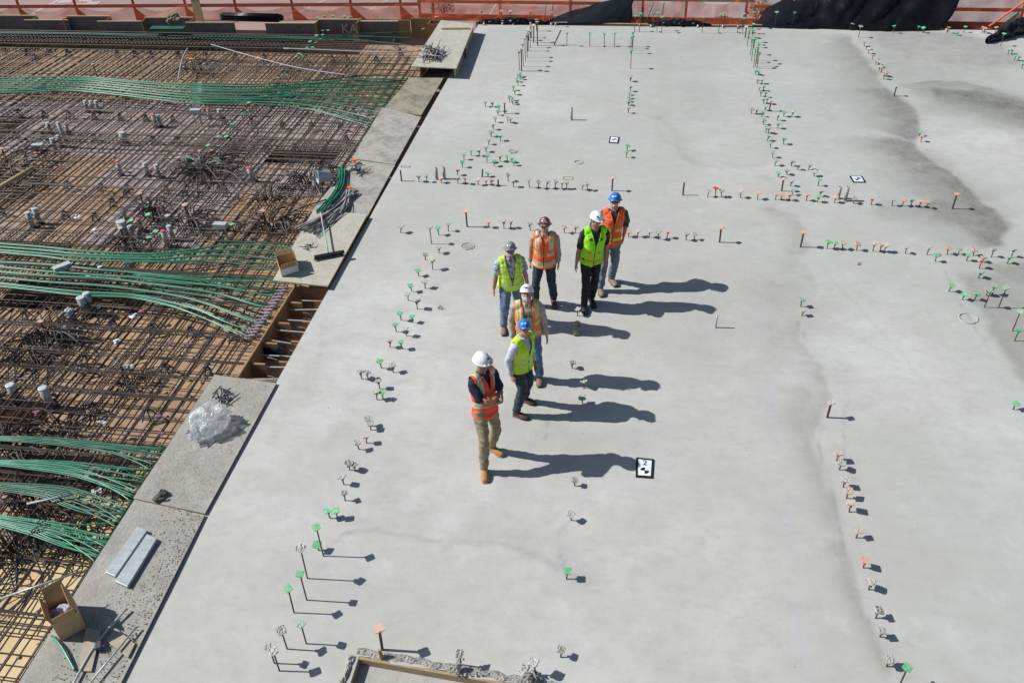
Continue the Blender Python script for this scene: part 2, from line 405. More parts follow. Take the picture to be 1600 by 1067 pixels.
crust("mortar_crust", off + u * .0, off + u * 3.9, .10, .028, 0, form, seed=3)
crust("mortar_crust", -u * .045 + v * 1.2, -u * .045 + v * .02, .09, .035, 0, form, seed=4)
mb = MB(); pr = [(RA + u * 0.0 + v * .0), (RA + v * 1.3), (RA + v * 1.3 + u * 4), (RA + u * 4)]
mb.prism([(p_.x, p_.y) for p_ in pr], -.113, -.105)
o = mb.build("recess_floor", MT['concrete_side2'] if 'concrete_side2' in MT else mat("recess_concrete", (.40, .39, .36), .9, 0, (.33, .33, .31), 5, bump=.3)); tag(o, kind="structure")

# ================================================================ plywood deck under the reinforcement, with beam pits
PIT = []
def pit(px0, py0, px1, py1, z):
    a = G(px0, py1, -.35); b = G(px1, py0, -.35); PIT.append((a.x, b.x, a.y, b.y, z))
pit(-40, 170, 150, 145, 0)if False else None
PIT += [(-17.6, -15.9, 18.0, 19.3, -.95), (-11.3, -8.6, 11.05, 12.0, -.95), (-14, -8.6, 8.0, 8.75, -.95), (-14, -8.0, 7.0, 7.45, -.8), (-26, -8.5, 24.6, 25.5, -.8), (-8.6, -7.0, 17.2, 17.9, -.6), (-14, -11.0, 12.7, 13.3, -.8)]
def pit_z(x, y):
    for x0, x1, y0, y1, z in PIT:
        if x0 < x < x1 and y0 < y < y1: return z
    return None
cx_ = sorted(set([-28 + 1.22 * i for i in range(18)] + [p_[0] for p_ in PIT] + [p_[1] for p_ in PIT] + [-5.10]))
cy_ = sorted(set([1 + 2.44 * i for i in range(11)] + [p_[2] for p_ in PIT] + [p_[3] for p_ in PIT]))
cx_ = [c for c in cx_ if -28 <= c <= -5.05]; cy_ = [c for c in cy_ if c <= 26.5]
deck = MB(); tint = []
def zone(x, y):
    """brown film-faced sheets, some greyed purple by dust, pale new sheets by the near edge"""
    px, py = PR((x, y, -.35)); g = 0.15
    if 150 < py < 345: g = .85 if (px > 60 + (py - 150) * .6 or py < 240) else .35
    if py < 75: g = .7
    if 75 < py < 135: g = .1
    if py > 820: g = -.62
    elif py > 700 and px > 120: g = -.05
    return g + random.uniform(-.18, .18)
for i in range(len(cx_) - 1):
    for j in range(len(cy_) - 1):
        x0, x1, y0, y1 = cx_[i], cx_[i + 1], cy_[j], cy_[j + 1]; mx2, my2 = (x0 + x1) / 2, (y0 + y1) / 2
        pz = pit_z(mx2, my2); z = -.35 if pz is None else pz
        g = .003
        zz = z + random.uniform(-.001, .001)
        deck.add([(x0 + g, y0 + g, zz), (x1 - g, y0 + g, zz), (x1 - g, y1 - g, zz), (x0 + g, y1 - g, zz)], [(0, 1, 2, 3)])
        t_ = zone(mx2, my2); tint += [t_] * 4
for x0, x1, y0, y1, z in PIT:
    for a, b2 in (((x0, y0), (x1, y0)), ((x1, y0), (x1, y1)), ((x1, y1), (x0, y1)), ((x0, y1), (x0, y0))):
        deck.add([(a[0], a[1], z), (b2[0], b2[1], z), (b2[0], b2[1], -.353), (a[0], a[1], -.353)], [(0, 1, 2, 3)]); tint += [.1] * 4
def deckmat():
    m = mat("film_faced_plywood", (.40, .26, .15), .7, 0, (.27, .17, .10), 1.2, 6, bump=.08, bscale=9)
    nt = m.node_tree; N = nt.nodes; L = nt.links; b = N["Principled BSDF"]; prev = b.inputs["Base Color"].links[0].from_socket
    at = N.new("ShaderNodeAttribute"); at.attribute_name = "tint"
    tc = N.new("ShaderNodeTexCoord"); no = N.new("ShaderNodeTexNoise"); no.inputs["Scale"].default_value = .9; no.inputs["Detail"].default_value = 6; L.new(tc.outputs["Object"], no.inputs["Vector"])
    ad = N.new("ShaderNodeMath"); ad.operation = 'ADD'; L.new(at.outputs["Fac"], ad.inputs[0])
    sb = N.new("ShaderNodeMath"); sb.operation = 'MULTIPLY_ADD'; sb.inputs[1].default_value = 1.1; sb.inputs[2].default_value = -.55; L.new(no.outputs[0], sb.inputs[0]); L.new(sb.outputs[0], ad.inputs[1])
    r1 = N.new("ShaderNodeMapRange"); r1.inputs[1].default_value = .25; r1.inputs[2].default_value = .75; L.new(ad.outputs[0], r1.inputs[0])
    m1 = N.new("ShaderNodeMix"); m1.data_type = 'RGBA'; m1.inputs[7].default_value = (.34, .27, .255, 1); L.new(r1.outputs[0], m1.inputs[0]); L.new(prev, m1.inputs[6])
    r2 = N.new("ShaderNodeMapRange"); r2.inputs[1].default_value = -.15; r2.inputs[2].default_value = -.75; L.new(ad.outputs[0], r2.inputs[0])
    m2 = N.new("ShaderNodeMix"); m2.data_type = 'RGBA'; m2.inputs[7].default_value = (.60, .46, .25, 1); L.new(r2.outputs[0], m2.inputs[0]); L.new(m1.outputs[2], m2.inputs[6])
    # dust and sawdust
    n3 = N.new("ShaderNodeTexNoise"); n3.inputs["Scale"].default_value = 5; n3.inputs["Detail"].default_value = 8; L.new(tc.outputs["Object"], n3.inputs["Vector"])
    r3 = N.new("ShaderNodeMapRange"); r3.inputs[1].default_value = .55; r3.inputs[2].default_value = .72; r3.inputs[4].default_value = .5; L.new(n3.outputs[0], r3.inputs[0])
    m3 = N.new("ShaderNodeMix"); m3.data_type = 'RGBA'; m3.inputs[7].default_value = (.40, .34, .30, 1); L.new(r3.outputs[0], m3.inputs[0]); L.new(m2.outputs[2], m3.inputs[6])
    L.new(m3.outputs[2], b.inputs["Base Color"]); return m
MT['deck'] = deckmat()
dk = deck.build("plywood_deck", MT['deck']); tag(dk, kind="structure")
at = dk.data.attributes.new("tint", 'FLOAT', 'POINT'); at.data.foreach_set("value", np.array(tint, dtype=np.float32))
# dark underside / ground below everything, reaching far past the frame
mb = MB(); mb.add([(-150, -20, -1.3), (150, -20, -1.3), (150, 26.9, -1.3), (-150, 26.9, -1.3)], [(0, 1, 2, 3)])
o = mb.build("ground", mat("dirt", (.16, .12, .09), .95, 0, (.22, .17, .13), 1)); tag(o, kind="structure")
def roadmat():
    m = mat("red_brown_asphalt", (.34, .225, .20), .9, 0, (.27, .18, .165), .5, 7, bump=.1, bscale=60)
    nt = m.node_tree; N = nt.nodes; L = nt.links; b = N["Principled BSDF"]; prev = b.inputs["Base Color"].links[0].from_socket
    tc = N.new("ShaderNodeTexCoord"); sp = N.new("ShaderNodeSeparateXYZ"); L.new(tc.outputs["Object"], sp.inputs[0])
    mr = N.new("ShaderNodeMapRange"); mr.inputs[1].default_value = -3; mr.inputs[2].default_value = 3; L.new(sp.outputs[0], mr.inputs[0])
    mx = N.new("ShaderNodeMix"); mx.data_type = 'RGBA'; mx.inputs[7].default_value = (.36, .325, .33, 1); L.new(mr.outputs[0], mx.inputs[0]); L.new(prev, mx.inputs[6])
    L.new(mx.outputs[2], b.inputs["Base Color"]); return m
mb = MB(); mb.add([(-150, 26.88, -.40), (150, 26.88, -.40), (150, 160, -.40), (-150, 160, -.40)], [(0, 1, 2, 3)])
mb.add([(-150, 26.88, -.40), (150, 26.88, -.40), (150, 26.88, -1.3), (-150, 26.88, -1.3)], [(0, 1, 2, 3)])
o = mb.build("road", roadmat()); tag(o, kind="structure")
# painted marks on the road beyond the fence
MT['paint'] = mat("worn_white_paint", (.6, .5, .48), .8, 0, (.45, .36, .35), 8)
mb = MB(); ZR = -.396
def rd(l): return [(G(a, b, ZR).x, G(a, b, ZR).y) for a, b in l]
def mark(pts, w_):
    P_ = [Vector((*p_, 0)) for p_ in rd(pts)]
    for a, b2 in zip(P_[:-1], P_[1:]):
        t = (b2 - a).normalized(); s = Vector((-t.y, t.x, 0)) * w_ / 2
        mb.add([a - s + Vector((0, 0, ZR)), b2 - s + Vector((0, 0, ZR)), b2 + s + Vector((0, 0, ZR)), a + s + Vector((0, 0, ZR))], [(0, 1, 2, 3)])
mark([(50, 22), (115, -12)], .10); mark([(455, 25), (535, -12)], .05); mark([(560, 25), (630, -12)], .05); mark([(765, 24), (778, 2)], .05); mark([(1165, 22), (1172, 2)], .04); mark([(1500, 40), (1430, -5)], .05)
for (x, y) in ((80, 12), (92, 5), (112, 11), (125, 3), (135, 8)):
    for k in range(4): mark([(x + k * 5 - y * .2, y), (x + 7 + k * 5 - y * .2, y - 5)], .10)
o = mb.build("road_markings", MT['paint']); tag(o, kind="structure")
# ================================================================ plywood panels along the slab edge
def panel(corners, z, th, mt_, label, box=None):
    """corners in pixels, seen at height z; returns the thing"""
    P_ = [G(a, b, z) for a, b in corners]; c = sum(P_, Vector()) / 4
    mb = MB(); vs = []
    n = 8
    # top as a gently warped grid with thickness
    def pt(i, j, zz):
        a, b = i / n, j / n
        p_ = (P_[0] * (1 - a) + P_[1] * a) * (1 - b) + (P_[3] * (1 - a) + P_[2] * a) * b
        return p_ - c + Vector((0, 0, zz + .005 * noise.noise(p_ * .8)))
    top = [pt(i, j, 0) for j in range(n + 1) for i in range(n + 1)]; bot = [pt(i, j, -th) for j in range(n + 1) for i in range(n + 1)]
    W_ = n + 1; fs = [(j * W_ + i, j * W_ + i + 1, (j + 1) * W_ + i + 1, (j + 1) * W_ + i) for j in range(n) for i in range(n)]
    mb.add(top + bot, fs + [tuple(len(top) + q_ for q_ in reversed(f)) for f in fs])
    K = len(top)
    ring = [i for i in range(n + 1)] + [j * W_ + n for j in range(1, n + 1)] + [n * W_ + i for i in range(n - 1, -1, -1)] + [j * W_ for j in range(n - 1, 0, -1)]
    mb2 = [(ring[k], ring[(k + 1) % len(ring)]) for k in range(len(ring))]
    mb.f += [(b_, a_, K + a_, K + b_) for a_, b_ in mb2]; mb.m += [1] * len(mb2)
    t = mb.build("walkway_panel", [MT[mt_], MT['plyedge'] if mt_ in 'panelBpanelC' else MT['lumber']], None, loc=c)
    bm = bmesh.new(); bm.from_mesh(t.data); bmesh.ops.recalc_face_normals(bm, faces=bm.faces); bm.to_mesh(t.data); bm.free()
    tag(t, label, "plywood panel", "panels laid along the slab edge"); return t
panel([(600, 170), (658, 180), (693, 122), (640, 122)], .03, .02, 'panelC', "brown stained plywood panel just in front of the raised box walkway")
panel([(550, 248), (617, 257), (658, 183), (597, 168)], .045, .02, 'panelD', "mottled grey plywood panel, clean of tools, between the brown one and the bucket")
panel([(486, 330), (573, 340), (617, 258), (552, 250)], .035, .02, 'panelD', "grey plywood panel under the green tube bundle and steel straps")
panel([(426, 438), (512, 447), (574, 335), (490, 328)], .09, .025, 'panelB', "pale spattered plywood panel carrying the push broom and small cardboard box")
panel([(208, 778), (320, 802), (432, 598), (335, 585)], .04, .02, 'panelA', "dusty grey plywood panel under the clear plastic bag")
panel([(25, 1072), (186, 1072), (320, 804), (210, 780)], .035, .02, 'panelA', "dusty grey plywood panel under the zinc planks at the bottom left")
def thr(lst, z=0): return [G(a, b, z) for a, b in lst]
# grit lying on the near panel
mb = MB(); r = random.Random(2)
for i in range(900):
    a = r.random(); b = r.random() ** 1.5
    p0 = G(320, 804, .04).lerp(G(182, 1070, .04), a); p1 = G(255, 790, .04).lerp(G(60, 1070, .04), a)
    q_ = p0.lerp(p1, b * .9 + .03); s = r.uniform(.004, .012)
    mb.box(q_ + Vector((0, 0, s * .3)), (s, s * r.uniform(.6, 1.2), s * .7), r.uniform(0, 3))
for i in range(350):
    a = r.random(); b = r.random()
    q_ = G(432, 600, .04).lerp(G(320, 800, .04), a).lerp(G(335, 588, .04).lerp(G(208, 776, .04), a), b * .9 + .05); s = r.uniform(.003, .009)
    mb.box(q_ + Vector((0, 0, s * .3)), (s, s, s * .7), r.uniform(0, 3))
o = mb.build("grit", MT['mortar']); tag(o, "scattered grey mortar crumbs on the dusty panels", "grit", kind="stuff")

# raised hollow box walkway at the far end
bt = .30
bx = thing("box_walkway", "raised hollow plywood box with a pale spattered top at the slab's far left corner", "walkway", G(690, 121, 0))
def rel(p_): return p_ - bx.location
mb = MB(); A_, B_, C_, D_ = [G(*q_, bt) for q_ in ((642, 104), (713, 107), (741, 38), (689, 32))]
vs = [rel(p_) for p_ in (A_, B_, C_, D_)]
mb.add(vs + [p_ - Vector((0, 0, .025)) for p_ in vs], [(0, 1, 2, 3), (7, 6, 5, 4), (0, 4, 5, 1), (1, 5, 6, 2), (2, 6, 7, 3), (3, 7, 4, 0)])
mb.build("top_panel", MT['panelB'], bx)
xw0, xw1 = A_.x + .24, B_.x - .11
MB().box(rel(Vector(((xw0 + xw1) / 2, A_.y + 1.6, .11))), (xw1 - xw0 + .1, .03, .30)).build("added_dark_back", MT['formdark'], bx)  # back board added to make the box interior look dark
MB().box(rel(Vector(((xw0 + xw1) / 2, A_.y + .85, -.045))), (xw1 - xw0 - .04, 1.5, .012)).build("added_dark_floor", MT['formdark'], bx)  # dark floor added so the sunlit deck does not show inside
for s_ in (0, 1):
    mb = MB(); x0 = (A_.x + .22) if s_ == 0 else (B_.x - .09); x1 = (D_.x + .14) if s_ == 0 else (C_.x - .05)
    a, b2 = Vector((x0, A_.y + .09, 0)), Vector((x1, C_.y - .03, 0)); d = b2 - a
    mb.box(rel((a + b2) / 2) + Vector((0, 0, (bt - .025) / 2 - .05)), (.035, d.length, bt + .07), -math.atan2(d.x, d.y))
    mb.build("side_wall", MT['plyedge'] if s_ else MT['formply'], bx)
# timber lying on it and nails
o = MB().box((0, 0, 0), (.82, .09, .04), R(4)).build("lumber_offcut", MT['lumber'], loc=G(712, 45, bt + .022)); bevel(o); tag(o, "short brown timber lying across the raised box walkway top", "timber")
r = random.Random(11)
pile = thing("stake_pile", "messy pile of dark steel nail stakes on the raised box walkway", "steel stakes", G(676, 88, bt + .01))
for i in range(64):
    a = r.uniform(0, 6.28); L_ = r.uniform(.35, .75); c = Vector((r.gauss(0, .12), r.gauss(0, .15), r.uniform(.01, .16))); el = r.uniform(-.12, .45)
    a = r.gauss(1.9, .7); d = Vector((math.cos(a) * math.cos(el), math.sin(a) * math.cos(el), math.sin(el))) * L_ / 2
    if (c - d).z < .012: d.z = c.z - .012
    MB().tube([c - d, c + d], r.uniform(.008, .013), 5).build("steel_stake", MT['rebar' if i % 3 else 'galv'], pile)

# ================================================================ pit box between the panels
X0, X1, Y0, Y1 = G(372, 589, .0).x, XL + .02, G(400, 592, 0).y, G(490, 446, 0).y
pb = thing("pocket_form", "timber form pocket with open top between two walkway panels, full of bent bars", "formwork", (X0, Y0, -.7))
mb = MB(); mb.box((.0, (Y1 - Y0) / 2, .36), (.03, Y1 - Y0, .70)); o = mb.build("side_board", MT['formply'], pb); bevel(o)
mb = MB(); mb.box((X1 - X0 - .02, (Y1 - Y0) / 2, .34), (.025, Y1 - Y0, .70)); mb.build("side_board", MT['formply'], pb)
for yy in (0.02, Y1 - Y0 - .02):
    mb = MB(); mb.box(((X1 - X0) / 2, yy, .34), (X1 - X0 - .06, .025, .66)); mb.build("end_board", MT['formply'], pb)
for k, yy in enumerate((.42, .95, 1.5, 2.1)):
    mb = MB(); mb.box((.14, yy, .44), (.24, .04, .42)); mb.build("brace_block", MT['formply'], pb)
    mb = MB(); mb.box((X1 - X0 - .12, yy + .1, .44), (.16, .04, .40)); mb.build("brace_block", MT['formply'], pb)
mb = MB(); mb.box(((X1 - X0) / 2, (Y1 - Y0) / 2, .0), (X1 - X0, Y1 - Y0, .02)); mb.build("bottom", MT['formdark'], pb)
r = random.Random(8)
for k in range(8):
    y_ = .12 + k * .31; MB().tube([(.03, y_ + .03, .56 + r.uniform(-.03, .05)), (X1 - X0 - .04, y_ - .02, .60 + r.uniform(-.03, .05))], .011, 6).build("cross_bar", MT['galv'], pb)
for k in range(22):
    y_ = r.uniform(.3, Y1 - Y0 - .3); x_ = r.uniform(.22, .52); h = r.uniform(.3, .62)
    pts = [(x_ + h * .55 * math.sin(t_ * 1.5), y_ + .04 * t_, .05 + h * math.cos(t_ * 1.35) ) for t_ in [i / 7 for i in range(8)]]
    MB().tube([(min(p_[0], X1 - X0 - .05), p_[1], p_[2]) for p_ in pts], .008, 5).build("bent_bar", MT['rebar' if k % 2 else 'galv'], pb)
t = MB(); t.tube([(0, 0, 0), (.33, .05, 0)], .075, 18); o = t.build("dark_bottle", mat("dark_blue_glass", (.012, .02, .04), .2), None, True, G(414, 547, -.2)); 
o.name = "round_canister"; tag(o, "dark blue round canister lying inside the open form pocket", "canister")

# ================================================================ reinforcement mat
matt = thing("rebar_mat", "two-layer steel reinforcing mat tied over the brown plywood deck", "rebar mat", (-12, 12, -.35))
ML = matt.location
r = random.Random(21)
XM0, XM1, YM0, YM1 = -26.5, -6.13, 3.2, 24.4
def bar_x(y, z, rad, x0=XM0, x1=XM1):
    ph = r.uniform(0, 6); k = 14; off_ = r.uniform(-.01, .01)
    return [Vector((x0 + (x1 - x0) * i / k, y + off_ + .018 * math.sin(i * .9 + ph), z + .008 * math.sin(i * 1.3 + ph))) - ML for i in range(k + 1)], rad
def bar_y(x, z, rad, y0=YM0, y1=YM1):
    ph = r.uniform(0, 6); k = 14; dx = r.uniform(-.02, .02)
    return [Vector((x + dx * i / k + .010 * math.sin(i * .8 + ph), y0 + (y1 - y0) * i / k, z + .006 * math.sin(i * 1.1 + ph))) - ML for i in range(k + 1)], rad
def xedge(y): return -5.9 if 9.25 < y < 11.7 else XM1
top_y, low_y, top_x, low_x = [], [], [], []
x = XM1 - .1
while x > XM0:
    top_y.append(bar_y(x, -.105, .0108)); x -= r.choice((.20, .22, .25, .28))
    if r.random() < .32: top_y.append(bar_y(x + .07, -.11, .0108))
x = XM1 - .2
while x > XM0: low_y.append(bar_y(x, -.29, .0108)); x -= .29
y = YM0
while y < YM1:
    k = 1 if r.random() < (.4 if y < 13 else .75) else 2 + (r.random() < .35)
    for q_ in range(k): top_x.append(bar_x(y + q_ * .045, -.082, .0108 if y < 13 else .009, x1=xedge(y) ))
    y += r.uniform(.32, .50) if y < 13 else r.uniform(.28, .46)
y = YM0 + .1
while y < YM1: low_x.append(bar_x(y, -.268, .009, x1=xedge(y))); y += .52 if y < 12 else .48
parts_ = []
ty = sorted(top_y, key=lambda b: -b[0][0].x)
near = ty[:58]; rest = ty[58:] + low_y + low_x
nearx = top_x[:42]; rest += top_x[42:]
for pts, rad in near + nearx: MB().tube(pts, rad, 5).build("reinforcing_bar", MT['rebar'], matt)
mb = MB()
for pts, rad in rest: mb.tube(pts, rad, 4)
o = mb.build("further_bars", MT['rebar'], matt); tag(o, kind="stuff")
# extra bars: short laps, dense patches over the beams
mb = MB()
def patch(x0, x1, y0, y1, nx_, ny_, z=-.09, rad=.010):
    for i in range(nx_):
        x_ = x0 + (x1 - x0) * (i + .5) / nx_ + r.uniform(-.02, .02); mb.tube([(x_, y0, z), (x_ + r.uniform(-.03, .03), y1, z)], rad, 4)
    for i in range(ny_):
        y_ = y0 + (y1 - y0) * (i + .5) / ny_ + r.uniform(-.02, .02); mb.tube([(x0, y_, z + .022), (x1, y_ + r.uniform(-.03, .03), z + .022)], rad, 4)
def ppatch(a, b, n1, n2, z=-.09): A1 = G(*a, z); B1 = G(*b, z); patch(min(A1.x, B1.x), max(A1.x, B1.x), min(A1.y, B1.y), max(A1.y, B1.y), n1, n2, z)
for x0, x1, y0, y1, z in PIT:
    n1 = int((x1 - x0) / .14); patch(x0 - .2, x1 + .2, y0 - .15, y1 + .15, n1, max(3, int((y1 - y0) / .11)), -.13)
    patch(x0, x1, y0 + .05, y1 - .05, n1, 5, z + .12, .012)
patch(-15, -13.0, 14.4, 16.0, 12, 10); patch(-10.8, -8.9, 16.0, 18.4, 12, 12, -.12)
patch(-22, -7, 20.3, 20.8, 60, 4, -.13); patch(-20, -6.4, 17.3, 18.0, 40, 4, -.13); patch(-12, -6.3, 7.0, 7.9, 22, 6, -.16)
patch(-8.8, -6.4, 12.8, 14.4, 10, 8, -.14); patch(-13, -8, 22.4, 23.4, 24, 4, -.12)
MLv = ML
mb.v = [(v_[0] - ML.x, v_[1] - ML.y, v_[2] - ML.z) for v_ in mb.v]
o = mb.build("lap_bars", MT['rebar'], matt); tag(o, kind="stuff")

nb_ = MB()
for k in range(150):
    x_ = -6.3 - 7 * r.random(); y_ = 4.6 + 6.5 * r.random(); a = r.choice((0, 1.57)) + r.gauss(0, .12); l = r.uniform(.5, 1.6); c_ = Vector((x_, y_, r.uniform(-.16, -.06))) - ML
    d_ = Vector((math.cos(a), math.sin(a), r.uniform(-.03, .03))) * l * .5
    if (c_ + d_).x + ML.x > XM1 or (c_ - d_).x + ML.x > XM1: continue
    nb_.tube([c_ - d_, c_ + d_], .0095, 4)
o = nb_.build("loose_laps", MT['rebar'], matt); tag(o, kind="stuff")
# ---------------------------------------------------------------- dense stirrup cage of the edge beam at the far side
cg = thing("beam_cage", "long dense stirrup cage of the edge beam along the far side of the deck", "rebar cage", (-14, 24.9, -.3))
mb = MB()
xa, xb = G(0, 45).x - 6, G(485, 50).x
for k in range(9):
    yy = -.5 + k * .125; mb.tube([(xa + 14, yy, .16), (xb + 14 + .3 * math.sin(k), yy, .16 + .02 * math.sin(k))], .016, 5)
for k in range(5): mb.tube([(xa + 14, -.5 + k * .22, -.15), (xb + 14, -.5 + k * .22, -.15)], .016, 5)
mb.build("long_bars", MT['rebar'], cg)
mb = MB(); x = xa
while x < xb:
    j = r.uniform(-.02, .02); mb.tube([(x + 14, -.55 + j, -.15), (x + 14, -.55, .19), (x + 14.05, 0, .24), (x + 14.05, .5, .19), (x + 14.05, .5, -.15)], .011, 4); x += .13
o = mb.build("stirrups", MT['rebar'], cg); tag(o, kind="stuff")

# ================================================================ green tendon tubes
def smooth_pts(P_, n):
    out = []
    k = len(P_)
    for i in range(k - 1):
        p0, p1, p2, p3 = P_[max(i - 1, 0)], P_[i], P_[i + 1], P_[min(i + 2, k - 1)]
        for s in range(n):
            t = s / n; out.append(.5 * ((2 * p1) + (p2 - p0) * t + (2 * p0 - 5 * p1 + 4 * p2 - p3) * t * t + (3 * p1 - p0 - 3 * p2 + p3) * t ** 3))
    out.append(P_[-1]); return out
CAB = []
def tendons(guides, n, z0, z1, fan=0.0, name='band', rad=.0115, m_='cable', strand=2):
    """guides: list of pixel polylines from back to front, all with the same number of points"""
    gs = [[G(a, b, z0) for a, b in g] for g in guides]; k = len(gs[0]); res = []
    for i in range(n):
        f = i / (n - 1) * (len(gs) - 1); a = min(int(f), len(gs) - 2); f -= a
        P_ = [gs[a][j].lerp(gs[a + 1][j], f) for j in range(k)]
        for j in range(k):
            t = j / (k - 1); P_[j] = P_[j] + Vector((0, r.uniform(-.022, .022) * (.8 if name.startswith('near') else 1), (z1 - z0) * t ** 2 + r.uniform(-.006, .006)))
        res.append(smooth_pts(P_, 4))
    for P_ in res:
        t_ = thing("tendon_tubes", None, None, P_[0]); base = P_[0]
        for s in range(strand):
            sp = Vector((0, .024 * (s - (strand - 1) / 2), 0)); dv = r.uniform(-.09, .09) * fan * (1 + s)
            MB().tube([p_ - base + sp + Vector((0, dv * (max(0, i / len(P_) - .45) * 2) ** 2, .004 * s)) for i, p_ in enumerate(P_)], rad, 6).build("green_tube", MT[m_], t_, True)
        CAB.append((t_, name))
band1t = [(-40, 124), (60, 121), (130, 120), (200, 125), (300, 131), (400, 132), (480, 126), (560, 119), (636, 117)]
band1m = [(-40, 134), (60, 133), (130, 130), (200, 136), (300, 145), (400, 147), (480, 142), (560, 144), (620, 150)]
band1b = [(-40, 146), (60, 143), (110, 141), (200, 150), (300, 160), (400, 160), (480, 165), (540, 178), (588, 188)]
tendons([band1t, band1m, band1b], 8, .02, -.12, 1.2, 'far', strand=2)
tendons([band1t[4:], band1b[4:]], 8, -.10, -.16, 2.5, 'far2', m_='cable2', strand=2, rad=.011)
b2a = [(-40, 378), (60, 385), (130, 391), (200, 395), (250, 394), (300, 386), (350, 377), (410, 374), (470, 376)]
b2b = [(-40, 392), (60, 401), (120, 406), (200, 406), (250, 406), (300, 404), (350, 403), (400, 408), (452, 418)]
tendons([b2a, b2b], 4, .04, -.10, 1.0, 'mid', strand=2)
c1 = [(-40, 408), (70, 414), (150, 420), (200, 424), (260, 430), (330, 433), (400, 434), (445, 436)]
c2 = [(-40, 415), (75, 426), (150, 431), (220, 436), (300, 440), (350, 446), (400, 455), (438, 460)]
c3 = [(-40, 426), (70, 433), (170, 437), (230, 445), (290, 455), (340, 464), (385, 478), (424, 490)]
c4 = [(-40, 437), (60, 448), (130, 455), (200, 458), (260, 466), (310, 480), (355, 498), (405, 512)]
c5 = [(-40, 444), (60, 454), (130, 460), (200, 463), (260, 472), (305, 486), (350, 503), (396, 518)]
tendons([c1, c2, c3, c4, c5], 6, .02, -.10, .8, 'mid2', strand=2)
tendons([[q_ for q_ in c1[3:]], c2[3:], c3[3:], c4[3:]], 8, -.10, -.16, 2.4, 'mid3', m_='cable2', rad=.011, strand=2)
tendons([[(-40, 681), (60, 684), (120, 688), (190, 692), (262, 694)], [(-40, 686), (60, 690), (120, 696), (190, 704), (246, 716)]], 7, .0, -.07, 1.5, 'near1', rad=.0095, m_='cable2')
tendons([[(-40, 719), (60, 720), (110, 722), (170, 728), (234, 738)], [(-40, 721), (60, 732), (110, 742), (160, 754), (212, 768)]], 6, .0, -.07, 1.6, 'near2', rad=.0095)
tendons([[(-40, 753), (60, 757), (110, 762), (160, 772), (204, 780)], [(-40, 758), (60, 775), (100, 789), (140, 802), (186, 816)]], 6, .0, -.07, 1.6, 'near3', rad=.0095, m_='cable2')
tendons([[(-40, 800), (50, 810), (90, 818), (130, 824), (178, 830)], [(-40, 812), (40, 831), (80, 845), (110, 856), (154, 868)]], 7, .0, -.07, 1.6, 'near4', rad=.0095)
tendons([[(-40, 49), (150, 52), (300, 55), (420, 56), (500, 60), (560, 54), (655, 50)], [(-40, 52), (150, 54), (300, 60), (420, 60), (500, 62), (560, 62), (650, 70)]], 3, -.08, -.08, 1.6, 'edge', m_='cable2', strand=1)
BD = {'far': "pale-lit green tube bunch in the far band, {} from the back", 'far2': "dark green tube pair fanning under the far band, {} from the back",
      'mid': "green tube bunch in the upper middle band, {} from the back", 'mid2': "green tube bunch in the lower middle band, {} from the back", 'mid3': "dark green tube pair fanning under the lower middle band, {} from the back",
      'near1': "thin green tube pair by the clear plastic bag's panel, {} from the back", 'near2': "thin green tube pair just behind the lone grey glove, {} from the back",
      'near3': "thin green tube pair beside the dusty panel joint, {} from the back", 'near4': "thin green tube pair ending beside the zinc planks, {} from the back", 'edge': "dark green tube pair along the far stirrup cage, {} from the back"}
cn = {}
for t_, nm in CAB:
    cn[nm] = cn.get(nm, 0) + 1
    tag(t_, BD[nm].format(nth(cn[nm])), "tendon tube", "green post-tensioning tubes over the mat")

# anchors where the tubes reach the pocket form
am = MB(); am.box((0, 0, 0), (.07, .045, .05)); am.tube([(-.03, 0, 0), (-.13, 0, .0)], .018, 8); am = am.mesh("tendon_anchor", mat("anchor_casting", (.40, .36, .40), .5, .2, (.20, .13, .17), 30))
pts = [(398 + (450 - 398) * i / 15, 524 - (524 - 449) * i / 15) for i in range(16)]
for i, (a, b) in enumerate(pts):
    o = put("tendon_anchor", am, None, G(a - 3, b + 1, -.05), (0, 0, r.uniform(-.15, .15)))
    tag(o, "pale anchor block on the pocket form's left edge, %s from the front" % nth(i + 1), "cable anchor", "anchors along the pocket form")

# ================================================================ steel sleeves standing in the mat
SL = []
def sleeve(bx_, by_, tx, ty, rad, cap='galvcap', desc=None):
    z = -.34; g = G(bx_, by_, z); h = HT(bx_, by_, ty, z); h = max(.25, min(.5, h))
    t_ = thing("steel_sleeve", None, "steel sleeve", g, 0, "steel sleeves standing in the mat")
    lx = (tx - PR(g + Vector((0, 0, h)))[0]) / 90; lx = max(-.06, min(.06, lx))
    MB().tube([(0, 0, 0), (lx, 0, h)], rad, 18).build("sleeve_tube", MT['galv'], t_, True).modifiers
    m_ = MB(); m_.lathe([(rad * 1.01, -.02), (rad * 1.01, .004), (rad * .8, .008)], 18, (lx, 0, h)); m_.build("end_cap", MT[cap], t_)
    m_ = MB(); m_.lathe([(rad * 1.7, 0), (rad * 1.7, .012), (rad * 1.1, .02)], 14); m_.build("base_flange", MT['chair'], t_)
    SL.append((t_, bx_, by_, desc, cap))
